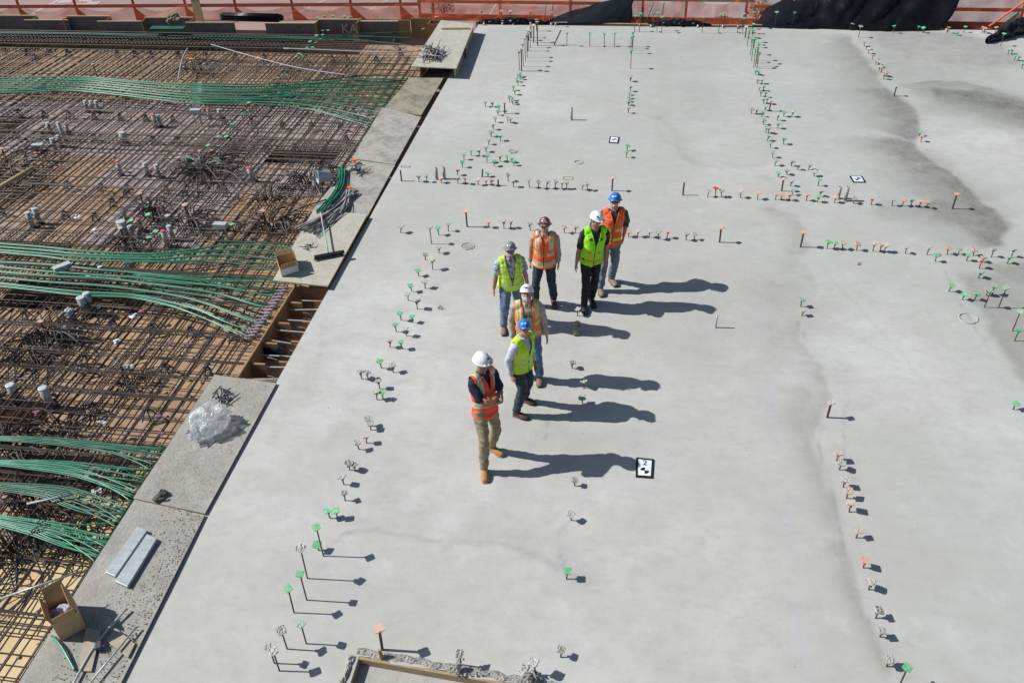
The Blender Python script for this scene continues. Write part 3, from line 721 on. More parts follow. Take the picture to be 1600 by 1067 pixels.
for a in [(138, 175, 132, 158, .045), (147, 175, 141, 158, .045), (155, 176, 149, 158, .045), (80, 210, 74, 192, .05), (104, 222, 88, 190, .045), (109, 212, 101, 194, .045, 'redcap'),
          (97, 229, 89, 212, .045), (88, 237, 80, 217, .05), (196, 226, 190, 207, .08), (245, 200, 238, 180, .05, 'redcap'), (252, 198, 246, 180, .045), (329, 186, 324, 170, .045, 'redcap'), (346, 187, 341, 171, .045),
          (189, 274, 184, 256, .045, 'redcap'), (231, 275, 226, 255, .05), (250, 278, 243, 258, .05), (298, 264, 293, 247, .06, 'cablecap'), (397, 284, 387, 262, .06, 'redcap'), (52, 356, 43, 332, .055), (63, 350, 53, 326, .055),
          (197, 370, 188, 346, .09), (208, 372, 202, 353, .05), (221, 360, 215, 342, .05, 'redcap'), (263, 386, 254, 361, .05, 'redcap'), (272, 376, 263, 353, .05), (205, 426, 202, 410, .085),
          (160, 436, 157, 416, .045), (144, 450, 137, 435, .05), (137, 492, 125, 465, .07), (146, 487, 134, 458, .06), (117, 507, 107, 484, .07), (105, 530, 99, 512, .045), (118, 532, 112, 513, .045), (129, 530, 124, 514, .045),
          (28, 628, 15, 601, .065), (81, 638, 66, 606, .065), (1, 20, 1, 10, .01)][:-1]:
    a = list(a)
    if len(a) > 5 and a[5] == 'cablecap': MT['cablecap'] = MT['cable']
    sleeve(*a)
SL.sort(key=lambda s: (-s[2]))
for i, (t_, bx_, by_, d_, cp) in enumerate(SL):
    w_ = {"redcap": "red-topped", "cablecap": "green-topped", "galvcap": "bare grey"}[cp]
    t_["label"] = "%s steel pipe sleeve on the mat, %s of all sleeves counting from the front" % (w_, nth(i + 1))
# rectangular steel sleeves
for i, (q_, wd, rz, lab) in enumerate([((272 / 4, 990 / 4 + 4), .26, .1, "flat-topped steel box sleeve on legs, nearest the left frame edge"), ((311, 196), .26, .1, "flat-topped steel box sleeve behind the orange-capped pins"),
                          ((108, 444), .30, .9, "tilted green-tinged steel box sleeve between the middle tube bands"), ((351, 378), .26, .0, "flat-topped steel box sleeve beside the middle tube fan")]):
    t_ = thing("box_sleeve", lab, "steel box sleeve", G(*q_, -.34), rz, "steel box sleeves in the mat")
    MB().box((0, 0, .37), (wd, .13, .10)).build("box_top", MT['galvcap'], t_)
    for s_ in (-1, 1): MB().tube([(s_ * wd * .3, 0, 0), (s_ * wd * .3, 0, .33)], .022, 8).build("leg", MT['galv'], t_)

# ================================================================ plastic rebar chairs
def chair_mesh():
    m_ = MB()
    for s_ in (-1, 1):
        m_.tube([(s_ * .07, -.09, 0), (s_ * .02, -.01, .17), (0, .0, .18)], .011, 5); m_.tube([(s_ * .07, .10, 0), (s_ * .02, .03, .17), (0, .02, .18)], .011, 5)
    for k in range(5):
        z_ = .03 + k * .032; w2 = .07 * (1 - z_ / .2); m_.tube([(-w2, -.09 + z_ * .45, z_), (w2, -.09 + z_ * .45, z_)], .006, 4)
        m_.tube([(-w2, .10 - z_ * .45, z_), (w2, .10 - z_ * .45, z_)], .006, 4)
    m_.box((0, .01, .185), (.05, .06, .02)); m_.box((0, 0, .005), (.18, .02, .012)); return m_.mesh("rebar_chair", MT['chair'])
CM = chair_mesh()
ch = []
def chs(ox, oy, l):
    for a, b in l: ch.append((ox + a / 4, oy + b / 4 + 2))
chs(0, 0, [(35, 270), (147, 275), (285, 275), (415, 280), (535, 280), (630, 290), (830, 285), (1050, 290), (1205, 290), (1412, 290), (40, 335), (175, 340), (310, 340), (430, 345), (738, 352), (850, 352), (950, 355), (1120, 360), (1290, 365), (1475, 372), (1580, 300),
           (125, 725), (285, 735), (440, 740), (595, 745), (760, 750), (920, 755), (1090, 765), (1410, 775), (1575, 780), (105, 860), (600, 875), (965, 885), (1110, 890), (1470, 920), (235, 600), (1040, 640), (225, 375), (280, 865)])
chs(400, 0, [(30, 300), (170, 300), (480, 385), (570, 385), (55, 372), (170, 795), (350, 800), (530, 805), (905, 345), (755, 390), (870, 285), (70, 935), (245, 940), (435, 950), (570, 885), (625, 740)])
chs(0, 267, [(15, 265), (80, 90), (235, 95), (430, 105), (640, 120), (805, 130), (415, 290), (600, 305), (790, 320), (1005, 335), (1310, 355), (1500, 365), (1045, 135), (175, 925), (715, 975), (970, 1000), (1200, 1020), (1455, 1050), (1240, 150), (1420, 155), (1160, 150), (795, 160), (710, 215), (360, 620), (640, 905)])
chs(0, 534, [(215, 100), (550, 130), (1045, 185), (1305, 200), (590, 430), (935, 470), (735, 965), (320, 400), (10, 370), (800, 850), (520, 190)])
ch.sort(key=lambda q_: -q_[1])
for i, (a, b) in enumerate(ch):
    o = put("rebar_chair", CM, None, G(a, b, -.30), (0, 0, r.uniform(-.5, .5) + .3), (1, 1, 1 if b > 200 else 1.15))
    tag(o, "small dark plastic bar support on the mat, %s of them from the front" % nth(i + 1), "bar support", "plastic bar supports across the mat")
# tie wire, offcuts and sawdust lumps between the bars
mb = MB(); rw = random.Random(44)
for i in range(1500):
    x_ = -6.2 - 17 * rw.random() ** 1.3; y_ = 4 + 20.3 * rw.random(); z_ = rw.choice((-.33, -.33, -.09)); a = rw.uniform(0, 3.14); l = rw.uniform(.02, .09)
    c = Vector((x_, y_, z_ + .01)); d_ = Vector((math.cos(a), math.sin(a), rw.uniform(-.1, .3) if z_ > -.2 else 0)) * l
    mb.tube([c - d_ * .5, c + d_ * .5], .006, 3)
o = mb.build("tie_wire_scraps", MT['rebar']); tag(o, "countless tie wire ends scattered over the deck and bars", "wire scraps", kind="stuff")
mb = MB()
for i in range(700):
    x_ = -6.2 - 14 * rw.random() ** 1.3; y_ = 4 + 19 * rw.random(); e = rw.uniform(.012, .04)
    mb.box((x_, y_, -.335), (e * rw.uniform(1, 2.4), e, .02), rw.uniform(0, 3))
o = mb.build("wood_chips", MT['weathered'] if 'weathered' in MT else MT['lumber']); tag(o, "small wood chips scattered on the deck sheets", "wood chips", kind="stuff")
# whitish and purple debris on the mat
for i, (a, b, c_, lab) in enumerate([(265, 539, 0, "small purple plastic clip on the bars below the middle tube band"), (295, 541, 0, "purple clip beside the grey bar support near the pocket form"), (37, 596, 0, "purple clip beside the pair of grey sleeves at left"),
     (55, 648, 1, "bright pink plastic clip on the mat by the front sleeves"), (250, 655, 0, "faded pink clip near the dusty panel edge"), (225, 487, 1, "magenta clip cluster right of the two tall sleeves"), (390, 222, 1, "magenta clip on the bars far left of the bucket"),
     (122, 341, 2, "crumpled white scrap on the bars by the two leftmost sleeves"), (150, 362, 2, "white scrap on the bars right of the leftmost sleeves"), (206, 497, 2, "white paper scrap on the mat under the magenta clips"),
     (185, 537, 2, "white scrap by the three small sleeves"), (205, 573, 3, "pale grey plastic bar support among the dark ones"), (252, 680, 0, "purple clip on the bars next to the near tubes"), (160, 664, 3, "grey plastic scrap by the upright dark pin"), (152, 770, 3, "grey scrap between the near tube pairs")]):
    m_ = MB()
    for k in range(5): m_.box((r.uniform(-.05, .05), r.uniform(-.04, .04), .02 + k * .008), (r.uniform(.03, .08), r.uniform(.02, .05), .014), r.uniform(0, 3))
    mt_ = [MT.setdefault('purple', mat("purple_plastic", (.13, .06, .12), .5, 0, (.22, .14, .2), 20)), MT.setdefault('magenta', mat("magenta_plastic", (.38, .06, .14), .5, 0, (.45, .2, .25), 20)), MT['white'], MT['galvcap']][c_]
    o = m_.build("plastic_clip" if c_ < 2 else "debris_scrap", mt_, None, loc=G(a, b, -.07)); tag(o, lab, "clip" if c_ < 2 else "scrap")

# bar clusters (column dowel starters) : tangles of short bars
def cluster(px, py, n, rad, h, lab, seed):
    rr_ = random.Random(seed); t_ = thing("dowel_cluster", lab, "bar cluster", G(px, py, -.3), 0, "tangled bar clusters in the mat"); m_ = MB(); m2 = MB()
    for k in range(n):
        a = rr_.uniform(0, 6.28); rr0 = rad * rr_.uniform(.1, .6); x_, y_ = rr0 * math.cos(a), rr0 * math.sin(a); b_ = a + rr_.gauss(0, .5)
        ht = h * rr_.uniform(.5, 1); ln = rad * rr_.uniform(.5, 1.3)
        pts = [(x_, y_, 0), (x_ + .1 * ln * math.cos(b_), y_ + .1 * ln * math.sin(b_), ht * .8), (x_ + .5 * ln * math.cos(b_), y_ + .5 * ln * math.sin(b_), ht), (x_ + ln * math.cos(b_), y_ + ln * math.sin(b_), ht * .55)]
        (m_ if k % 3 else m2).tube(smooth_pts([Vector(p_) for p_ in pts], 3), .0095, 4)
    m_.build("bent_bars", MT['rebar'], t_); m2.build("hooked_bars", MT['chair'], t_)
cluster(322, 275, 70, .75, .42, "dark tangle of bent bars around the orange-capped pins upper left", 1)
cluster(495 - 8, 288, 60, .6, .36, "dark tangle of bent bars left of the grey bucket", 2)
cluster(242, 335, 40, .42, .38, "bent bar tangle round the upright orange-capped pin left of centre", 3)
cluster(302, 358, 40, .5, .36, "bent bar tangle under the orange-capped pin near the middle tubes", 4)
cluster(78, 532, 46, .55, .36, "bent bar tangle beside three small sleeves at left", 5)
cluster(14, 270, 50, .9, .38, "bent bar tangle at the left frame edge", 6)
cluster(310, 114, 30, .55, .32, "loose bar tangle beyond the far tube band", 7)
cluster(205, 388, 34, .45, .3, "bent bar tangle just behind the upper middle tubes", 8)
cluster(425, 358, 44, .5, .34, "bent bar tangle under the orange-capped pin near the broom", 9)
cluster(30, 868, 46, .5, .34, "bent bar tangle at the left frame edge below the near tubes", 10)
cluster(420, 315, 36, .5, .25, "low bar tangle left of the steel strap bundle", 12)
cluster(100, 680, 34, .45, .3, "bent bar tangle under the upright dark pin", 13)

cluster(60, 792, 46, .5, .3, "bar tangle between the two nearest thin tube bands", 21)
cluster(18, 712, 44, .5, .3, "bar tangle behind the thin tubes at the left frame edge", 22)
cluster(128, 850, 34, .4, .26, "bar tangle where the nearest thin tubes fan out", 23)
cluster(52, 560, 38, .5, .3, "bar tangle in front of the three small sleeves", 24)
cluster(205, 600, 30, .4, .24, "low bar tangle right of the two front grey sleeves", 25)
# conduits and long thin things on the mat
MT['pvc'] = mat("grey_white_conduit", (.42, .42, .46), .5, 0, (.32, .30, .36), 6)
def rodthing(name, pts, rad, m_, lab, cat, n=8):
    P_ = [G(a, b, z) for a, b, z in pts]; b0 = P_[0]; o = MB().tube(smooth_pts([p_ - b0 for p_ in P_], 5) if len(P_) > 2 else [p_ - b0 for p_ in P_], rad, n).build(name, MT[m_], None, True, b0); return tag(o, lab, cat)
rodthing("conduit", [(330, 70, .0), (400, 90, .0), (470, 107, .0), (545, 118, .0)], .013, 'pvc', "thin pale conduit running diagonally in front of the far tubes' right end", "conduit")
rodthing("conduit", [(443, 76, .02), (520, 79, .0), (600, 82, .0), (656, 80, .0)], .018, 'pvc', "pale straight conduit pointing at the stake pile", "conduit")
rodthing("conduit", [(293, 76, .0), (284, 95, .0), (278, 126, .0)], .018, 'pvc', "short bent pale conduit behind the far tube band", "conduit")
rodthing("steel_bar", [(126, 832 + 60, .05), (0, 935, .05)], .012, 'galv', "grey bar lying across the pale near plywood", "steel bar")
rodthing("steel_bar", [(42, 787, .05), (114, 772, .05)], .014, 'pvc', "pale spacer bar crossing the near green tubes", "steel bar")
rodthing("lumber_strip", [(0, 292, .0), (52, 262, .0)], .05, 'plyedge', "pale timber strip in the mat at the left edge", "timber", 4)
rodthing("steel_bar", [(380, 585, .02), (352, 612, .02)], .012, 'rebar', "dark bar leaning over the panel corner", "steel bar")

# ================================================================ things on the panels
# push broom
zb = .105
H0 = G(546, 397, zb + .05); H1 = G(505, 340, zb + .25); hd = thing("push_broom", "wide black push broom with a green and white handle lying on the pale panel", "broom", H0)
a0, a1 = G(491, 402, zb + .05), G(538, 393, zb + .05); d = a1 - a0; ang = math.atan2(d.y, d.x); c = (a0 + a1) / 2 - H0
o = MB().box(c, (d.length, .06, .05), ang).build("broom_head", MT['black'], hd); bevel(o, .006)
m_ = MB(); rr_ = random.Random(4)
for i in range(60):
    t_ = (i + .5) / 60 - .5; q_ = c + Vector((math.cos(ang), math.sin(ang), 0)) * d.length * t_ * .97
    for s_ in range(3):
        e = q_ + Vector((-math.sin(ang), math.cos(ang), 0)) * (-.02 + .02 * s_) ; m_.tube([e - Vector((0, 0, .0)), e + Vector((rr_.uniform(-.01, .01), -.035 + rr_.uniform(-.01, .01), -.045))], .005, 3)
m_.build("bristles", mat("bristles", (.03, .03, .03), .8), hd)
hp = [c + Vector((-.02, .0, .03)), G(507, 378, zb + .12) - H0, G(501, 332, zb + .10) - H0]
MB().tube([hp[0], hp[0].lerp(hp[2], .62)], .014, 8).build("painted_handle", mat("pale_green_handle", (.22, .48, .38), .5), hd, True)
MB().tube([hp[0].lerp(hp[2], .62), hp[2]], .013, 8).build("handle", mat("pink_wood_handle", (.55, .38, .33), .6), hd, True)
# cardboard boxes
def cbox(name, pxpts, h, label, z, flaps=True, fill=None, white=None):
    """pxpts: base corners front-left, front-right, back-right, back-left in pixels"""
    P_ = [G(a, b, z) for a, b in pxpts]; c = sum(P_, Vector()) / 4; t_ = thing(name, label, "cardboard box", c); Q = [p_ - c for p_ in P_]
    th_ = .006
    for i in range(4):
        a, b = Q[i], Q[(i + 1) % 4]; dd = (b - a); ang_ = math.atan2(dd.y, dd.x); cc = (a + b) / 2
        MB().box(cc + Vector((0, 0, h / 2)), (dd.length - .0062, th_, h), ang_).build("side", MT['box'], t_)
        if flaps:
            nrm = Vector((dd.y, -dd.x, 0)).normalized(); fl = h * .55; tilt = [.35, -.25, .6, .15][i]
            up = (nrm * math.sin(tilt) + Vector((0, 0, math.cos(tilt))))
            v0, v1 = a + Vector((0, 0, h)), b + Vector((0, 0, h)); s_ = dd.normalized() * .012
            ms = MB(); e = nrm * th_ * .5
            ms.add([v0 + s_ - e, v1 - s_ - e, v1 - s_ * 2 + up * fl - e, v0 + s_ * 2 + up * fl - e, v0 + s_ + e, v1 - s_ + e, v1 - s_ * 2 + up * fl + e, v0 + s_ * 2 + up * fl + e],
                   [(0, 1, 2, 3), (7, 6, 5, 4), (0, 4, 5, 1), (1, 5, 6, 2), (2, 6, 7, 3), (3, 7, 4, 0)])
            ms.build("flap", MT['boxin'] if i != 2 else MT['box'], t_)
    mb_ = MB(); mb_.prism([(q_.x * .98, q_.y * .98) for q_ in Q], .001, .008); mb_.build("bottom", MT['boxin'], t_)
    return t_, Q
cb, Q = cbox("cardboard_box", [(441, 433), (468, 425), (462, 407), (434, 413)], .17, "small open cardboard box with a white label beside the push broom", .095)
m_ = MB(); a, b = Q[0], Q[1]; dd = b - a; m_.box((a + b) / 2 + Vector((0, -.006, .085)), (dd.length * .94, .002, .12), math.atan2(dd.y, dd.x)); m_.build("white_label", MT['white'], cb)
cb, Q = cbox("cardboard_box", [(96, 1001), (135, 980), (120, 945), (84, 965)], .28, "large open cardboard box of wrapped plastic at the bottom left", .045)
m_ = MB(); rr_ = random.Random(5)
bm = bmesh.new(); bmesh.ops.create_icosphere(bm, subdivisions=4, radius=.12)
for v_ in bm.verts:
    n_ = noise.noise(v_.co * 14) + .6 * noise.noise(v_.co * 30); v_.co *= 1 + .28 * n_; v_.co.z *= .9
me_ = bpy.data.meshes.new("wrapped_contents"); bm.to_mesh(me_); bm.free(); me_.materials.append(mat("violet_wrap", (.16, .15, .24), .25, 0, (.55, .55, .62), 9))
o = put("wrapped_contents", me_, None, cb.location + Vector((-.03, .0, .14))); tag(o, "crumpled violet plastic wrap stuffed inside the large cardboard box", "plastic wrap")
# zinc planks
def plank(pp, z, label):
    P_ = [G(a, b, z + .05) for a, b in pp]; c = sum(P_, Vector()) / 4 - Vector((0, 0, .05)); m_ = MB()
    vs = [p_ - c - Vector((0, 0, .05)) for p_ in P_] + [p_ - c for p_ in P_]
    m_.add(vs, [(3, 2, 1, 0), (4, 5, 6, 7), (0, 1, 5, 4), (1, 2, 6, 5), (2, 3, 7, 6), (3, 0, 4, 7)])
    o = m_.build("metal_plank", MT['zinc'], None, loc=c); bevel(o, .006, 2); tag(o, label, "metal plank", "two metal planks lying side by side")
plank([(164, 893), (180, 900), (230, 828), (215, 821)], .04, "left of two zinc-grey metal planks lying side by side on the panel")
plank([(179, 907), (199, 916), (245, 841), (230, 833)], .04, "right of two zinc-grey metal planks, nearer the slab edge")
# timber scraps, bars, glove
def flat(pp, z, th_, m_, name, label, cat):
    P_ = [G(a, b, z + th_) for a, b in pp]; c = sum(P_, Vector()) / len(P_) - Vector((0, 0, th_)); n = len(P_); mm = MB()
    vs = [p_ - c - Vector((0, 0, th_)) for p_ in P_] + [p_ - c for p_ in P_]
    mm.add(vs, [tuple(reversed(range(n))), tuple(range(n, 2 * n))] + [(i, (i + 1) % n, n + (i + 1) % n, n + i) for i in range(n)])
    o = mm.build(name, MT[m_], None, loc=c); bevel(o, .003); return tag(o, label, cat)
MT['weathered'] = mat("weathered_board", (.42, .35, .26), .85, 0, (.30, .27, .22), 7, bump=.15)
flat([(124, 1047), (143, 1048), (158, 984), (134, 980)], .045, .018, 'weathered', "wood_scrap", "wide tan board scrap in front of the large cardboard box", "wood scrap")
flat([(166, 1000), (180, 979), (211, 1005), (200, 1027)], .045, .015, 'weathered', "wood_scrap", "tan board scrap under the thin bars, beside the slab edge", "wood scrap")
rodthing("steel_bar", [(112, 1072, .07), (150, 1006, .07), (198, 950, .09)], .013, 'galv', "dark jointed steel bar lying left of the thin bar at bottom left", "steel bar")
rodthing("steel_bar", [(136, 1072, .09), (213, 979, .09)], .011, 'galv', "thin grey bar crossing the tan board scraps", "steel bar")
rodthing("green_tube_piece", [(81, 993, .06), (95, 1008, .08), (108, 1030, .07), (117, 1047, .055)], .014, 'cable', "short curved piece of green tube below the large cardboard box", "tube piece")
o = MB().box((0, 0, 0), (.07, .09, .06), .5).build("steel_coupler", MT['chair'], None, loc=G(154, 1009, .09)); bevel(o, .01, 2); tag(o, "dark square coupler on the jointed bar at bottom left", "coupler")
def body_lump(name, px, py, z, size, m_, label, cat, seed, amp=.3, sc=6):
    bm = bmesh.new(); bmesh.ops.create_icosphere(bm, subdivisions=4, radius=1)
    for v_ in bm.verts:
        n_ = noise.noise(v_.co * sc * .3 + Vector((seed, 0, 0))) + .5 * noise.noise(v_.co * sc + Vector((0, seed, 0)))
        v_.co *= 1 + amp * n_; v_.co.x *= size[0]; v_.co.y *= size[1]; v_.co.z *= size[2]
    mn = min(v_.co.z for v_ in bm.verts)
    for v_ in bm.verts: v_.co.z -= mn
    me_ = bpy.data.meshes.new(name); bm.to_mesh(me_); bm.free(); me_.materials.append(MT[m_])
    o = put(name, me_, None, G(px, py, z)); return tag(o, label, cat)
# glove with fingers
MT['glove'] = mat("muddy_glove", (.075, .068, .05), .9, 0, (.12, .11, .08), 20)
m_ = MB(); m_.tube([(0, -.06, .02), (0, .0, .025), (0, .05, .022)], [.035, .045, .04], 10, r2=[.018, .022, .018])
for k in range(4): m_.tube([(-.032 + k * .021, .04, .022), (-.045 + k * .028, .085, .035), (-.05 + k * .032, .12 - abs(k - 1.5) * .012, .018)], .011, 6)
m_.tube([(.035, -.02, .02), (.07, .01, .03), (.085, .045, .018)], .012, 6)
o = m_.build("work_glove", MT['glove'], None, True, G(248, 779, .045)); o.rotation_euler.z = -.4; o.scale = (1.15, 1.15, 1.3); tag(o, "muddy work glove lying on the joint between two dusty panels", "glove")

# clear plastic bag
def bag():
    bm = bmesh.new(); bmesh.ops.create_icosphere(bm, subdivisions=6, radius=1)
    for v_ in bm.verts:
        p_ = v_.co.copy(); f1 = abs(noise.noise(p_ * 1.7 + Vector((3, 1, 0)))); f2 = abs(noise.noise(p_ * 3.6)); f3 = abs(noise.noise(p_ * 7.5 + Vector((0, 5, 0))))
        q2 = Vector((p_.x * 1.3, p_.y * .8, p_.z * .9)); rg = lambda k_: 1 - 3.2 * abs(noise.noise(q2 * k_ + Vector((k_, 2, 0)))); v_.co *= .80 + .10 * noise.noise(p_ * 1.4) + .20 * max(-.6, rg(1.4)) + .075 * max(-.6, rg(4.2))
        v_.co.x *= .25 * (1.12 + .25 * p_.y); v_.co.y *= .38; v_.co.z *= .25 * (1 + .2 * p_.y)
        if v_.co.z < -.15: v_.co.z = -.15 + (v_.co.z + .15) * .15
        v_.co.x += .05 * p_.y * (1 if p_.y < 0 else .3); 
        if p_.y < -.5: v_.co.x *= .8; v_.co.y *= 1.12
    mn = min(v_.co.z for v_ in bm.verts)
    for v_ in bm.verts: v_.co.z -= mn
    me_ = bpy.data.meshes.new("plastic_bag"); bm.to_mesh(me_); bm.free()
    m_ = bpy.data.materials.new("clear_plastic"); m_.use_nodes = True; nt = m_.node_tree; N = nt.nodes; L = nt.links; b = N["Principled BSDF"]
    b.inputs["Base Color"].default_value = (.70, .73, .77, 1); b.inputs["Roughness"].default_value = .16; b.inputs["Specular IOR Level"].default_value = .8
    tr = N.new("ShaderNodeBsdfTransparent"); tl = N.new("ShaderNodeBsdfTranslucent"); tl.inputs[0].default_value = (.9, .92, .95, 1)
    m1 = N.new("ShaderNodeMixShader"); m1.inputs[0].default_value = .35; L.new(b.outputs[0], m1.inputs[1]); L.new(tl.outputs[0], m1.inputs[2])
    no = N.new("ShaderNodeTexNoise"); no.inputs["Scale"].default_value = 9; no.inputs["Detail"].default_value = 5; tc = N.new("ShaderNodeTexCoord"); L.new(tc.outputs["Object"], no.inputs["Vector"])
    mr = N.new("ShaderNodeMapRange"); mr.inputs[1].default_value = .35; mr.inputs[2].default_value = .6; mr.inputs[3].default_value = .30; mr.inputs[4].default_value = .72; L.new(no.outputs[0], mr.inputs[0])
    m2 = N.new("ShaderNodeMixShader"); L.new(mr.outputs[0], m2.inputs[0]); L.new(tr.outputs[0], m2.inputs[1]); L.new(m1.outputs[0], m2.inputs[2]); L.new(m2.outputs[0], N["Material Output"].inputs[0])
    nb = N.new("ShaderNodeTexNoise"); nb.inputs["Scale"].default_value = 5; nb.inputs["Detail"].default_value = 2; L.new(tc.outputs["Object"], nb.inputs["Vector"])
    bp = N.new("ShaderNodeBump"); bp.inputs["Strength"].default_value = .35; bp.inputs["Distance"].default_value = .03; L.new(nb.outputs[0], bp.inputs["Height"]); L.new(bp.outputs[0], b.inputs["Normal"])
    me_.polygons.foreach_set('use_smooth', [True] * len(me_.polygons)); me_.materials.append(m_); o = put("plastic_bag", me_, None, G(328, 672, .045), (0, 0, -.2), (.86, .86, .88)); tag(o, "large crumpled clear plastic bag on the dusty panel", "plastic bag")
bag()
def scraps(name, px, py, z, n, rad, L0, m_, label, cat, seed, hz=.05):
    rr_ = random.Random(seed); t_ = thing(name, label, cat, G(px, py, z)); mm = MB()
    for k in range(n):
        a = rr_.uniform(0, 3.14); c = Vector((rr_.gauss(0, rad), rr_.gauss(0, rad), rr_.uniform(.006, hz))); l = L0 * rr_.uniform(.4, 1) / 2; d_ = Vector((math.cos(a), math.sin(a), rr_.uniform(-.1, .1))) * l
        mm.box(c, (l * 2, .018, .008), a)
    mm.build("scrap_pieces", MT[m_], t_)
scraps("scrap_heap", 347, 622, .05, 16, .07, .22, 'chair', "dark plastic scraps behind the clear plastic bag", "scraps", 2, .09)
scraps("scrap_heap", 303, 677, .05, 12, .04, .14, 'chair', "few dark scraps at the left foot of the plastic bag", "scraps", 3)
scraps("scrap_heap", 480, 387, .10, 9, .05, .12, 'chair', "small dark clips lying left of the broom handle", "scraps", 4)
scraps("scrap_heap", 556, 268, .05, 26, .09, .24, 'chair', "dark plastic pieces beside the grey bucket", "scraps", 5, .16)
# bucket on its side
bk = thing("bucket", "grey-white bucket lying on its side at the mat edge", "bucket", G(508, 283, .04))
m_ = MB(); rot = Matrix.Rotation(R(82), 4, 'X') @ Matrix.Identity(4)
prof = [(.105, 0), (.11, .01), (.125, .26), (.135, .265), (.135, .285), (.128, .285), (.118, .26), (.10, .015)]
m_.lathe(prof, 22); m_.v = [tuple(Matrix.Rotation(R(35), 3, 'Z') @ (Matrix.Rotation(R(-85), 3, 'Y') @ Vector(v_)) + Vector((.14, 0, .14))) for v_ in m_.v]
m_.build("pail", mat("bucket_plastic", (.42, .46, .50), .5, 0, (.32, .35, .38), 6), bk, True)
m_ = MB(); m_.tube([tuple(Matrix.Rotation(R(35), 3, 'Z') @ (Matrix.Rotation(R(-85), 3, 'Y') @ Vector((.14 * math.cos(a), .14 * math.sin(a), .27 + .05 * math.sin(a)))) + Vector((.14, 0, .14))) for a in [i * .35 for i in range(10)]], .004, 5); m_.build("handle", MT['galv'], bk)
# green bundle of tubes lying over the panel edge
t_ = thing("tube_bundle", "curved bundle of thin green tubes lying over the panel edge above the steel straps", "tube bundle", G(525, 300, .08))
gp_ = [(534, 262), (533, 285), (522, 305), (508, 320), (498, 332)]
for k in range(12):
    P_ = [G(a + (k - 6) * .9 + r.uniform(-1, 1), b + r.uniform(-2, 2), .08 + .012 * (k % 4)) - t_.location for a, b in gp_]
    MB().tube(smooth_pts(P_, 4), .011, 5).build("green_tube", MT['cable' if k % 2 else 'cable2'], t_, True)
t_ = thing("strap_bundle", "fan of dark bent steel straps draped across two panels left of the broom", "steel straps", G(520, 320, .08))
for k in range(26):
    f = k / 25; a = (556 - 16 * f, 296 + 3 * f); b = (530 + 10 * f, 318 + 4 * f); c = (505 + 20 * f, 335 + 3 * f); e = (462 + 34 * f, 357 + 12 * f)
    P_ = [G(q_[0] + r.uniform(-2.5, 2.5), q_[1] + r.uniform(-2.5, 2.5), .08 + .05 * r.random() + dz) - t_.location for q_, dz in ((a, .02), (b, .02), (c, .03), (e, .0))]
    MB().tube(smooth_pts(P_, 3), .011, 5, r2=.006).build("steel_strap", MT['chair' if k % 3 else 'galv'], t_)
for q_, lab in (((547, 295), "orange plastic cap on the end of the steel strap bundle"), ((554, 252), "red plastic cap at the corner of the mottled panel")):
    m_ = MB(); m_.box((0, 0, .03), (.10, .10, .02), .4); m_.lathe([(.02, -.02), (.02, .03)], 8); o = m_.build("plastic_cap", MT.setdefault('orangeplastic', mat("orange_plastic", (.75, .13, .045), .45)), None, loc=G(*q_, .10)); tag(o, lab, "plastic cap")  # loose plastic caps, each a square plate on a short collar
# loose bars poking over the straps
rodthing("steel_bar", [(432, 345, .0), (470, 325, .03), (510, 312, .08)], .014, 'rebar', "dark bar running from the mat up to the strap bundle", "steel bar")
# ================================================================ far side: edge forms, fence, sheeting
def vboard(name, a, b, z0, z1, th_, m_, parent=None, base=Vector((0, 0, 0))):
    """upright board between two world points (xy)"""
    d = Vector((b.x - a.x, b.y - a.y, 0)); c = Vector(((a.x + b.x) / 2, (a.y + b.y) / 2, (z0 + z1) / 2)) - base
    return MB().box(c, (d.length, th_, z1 - z0), math.atan2(d.y, d.x)).build(name, MT[m_], parent)
FP = [(-30, 57, 25, 0), (38, 106, 32, 1), (104, 172, 26, 0), (152, 224, 34, 1), (226, 302, 28, 0), (290, 366, 36, 1), (414, 494, 37, 1), (496, 560, 31, 0), (558, 624, 34, 1)]
for i, (x0, x1, y_, k) in enumerate(FP):
    zt = .10 if k == 0 else .04
    a, b = G(x0, y_, zt), G(x1, y_, zt); t_ = thing("edge_form", "tan-edged plywood edge form behind the stirrup cage, %s from the left" % nth(i + 1), "formwork", Vector((a.x, a.y, 0)), 0, "plywood edge forms along the far side")
    vboard("form_sheet", a, b, -.6, zt - .012, .03, 'formdark', t_, t_.location)
    MB().box(Vector(((a.x + b.x) / 2, (a.y + b.y) / 2, zt)) - t_.location, ((b - a).length, .05, .03), math.atan2(b.y - a.y, b.x - a.x)).build("top_edge", MT['plyedge'], t_)
    if k == 0:
        for s_ in (a, b):
            q_ = Vector((s_.x, s_.y - .25, 0)); vboard("return_sheet", q_, Vector((s_.x + .02, s_.y, 0)), -.6, zt - .03, .025, 'formply', t_, t_.location)
for i, (x0, x1, y_, y1, lab) in enumerate([(622, 640, 32, 52, "plain tan plywood sheet left of the stake pile"), (641, 674, 29, 52, "wider tan plywood sheet standing behind the stake pile")]):
    a, b = G(x0, y_, .12), G(x1, y_, .12); t_ = vboard("plywood_sheet", a, b, -.5, .12, .03, 'formply'); tag(t_, lab, "plywood sheet")
t_ = thing("form_box", "small timber form box at the far left corner of the slab", "formwork", G(682, 36, .08))
for dx, dy, w_, h_ in ((0, -.2, .44, .02), (0, .2, .44, .02), (-.22, 0, .02, .4), (.22, 0, .02, .4)): MB().box((dx, dy, -.28), (w_, h_, .6)).build("side", MT['formply'], t_)
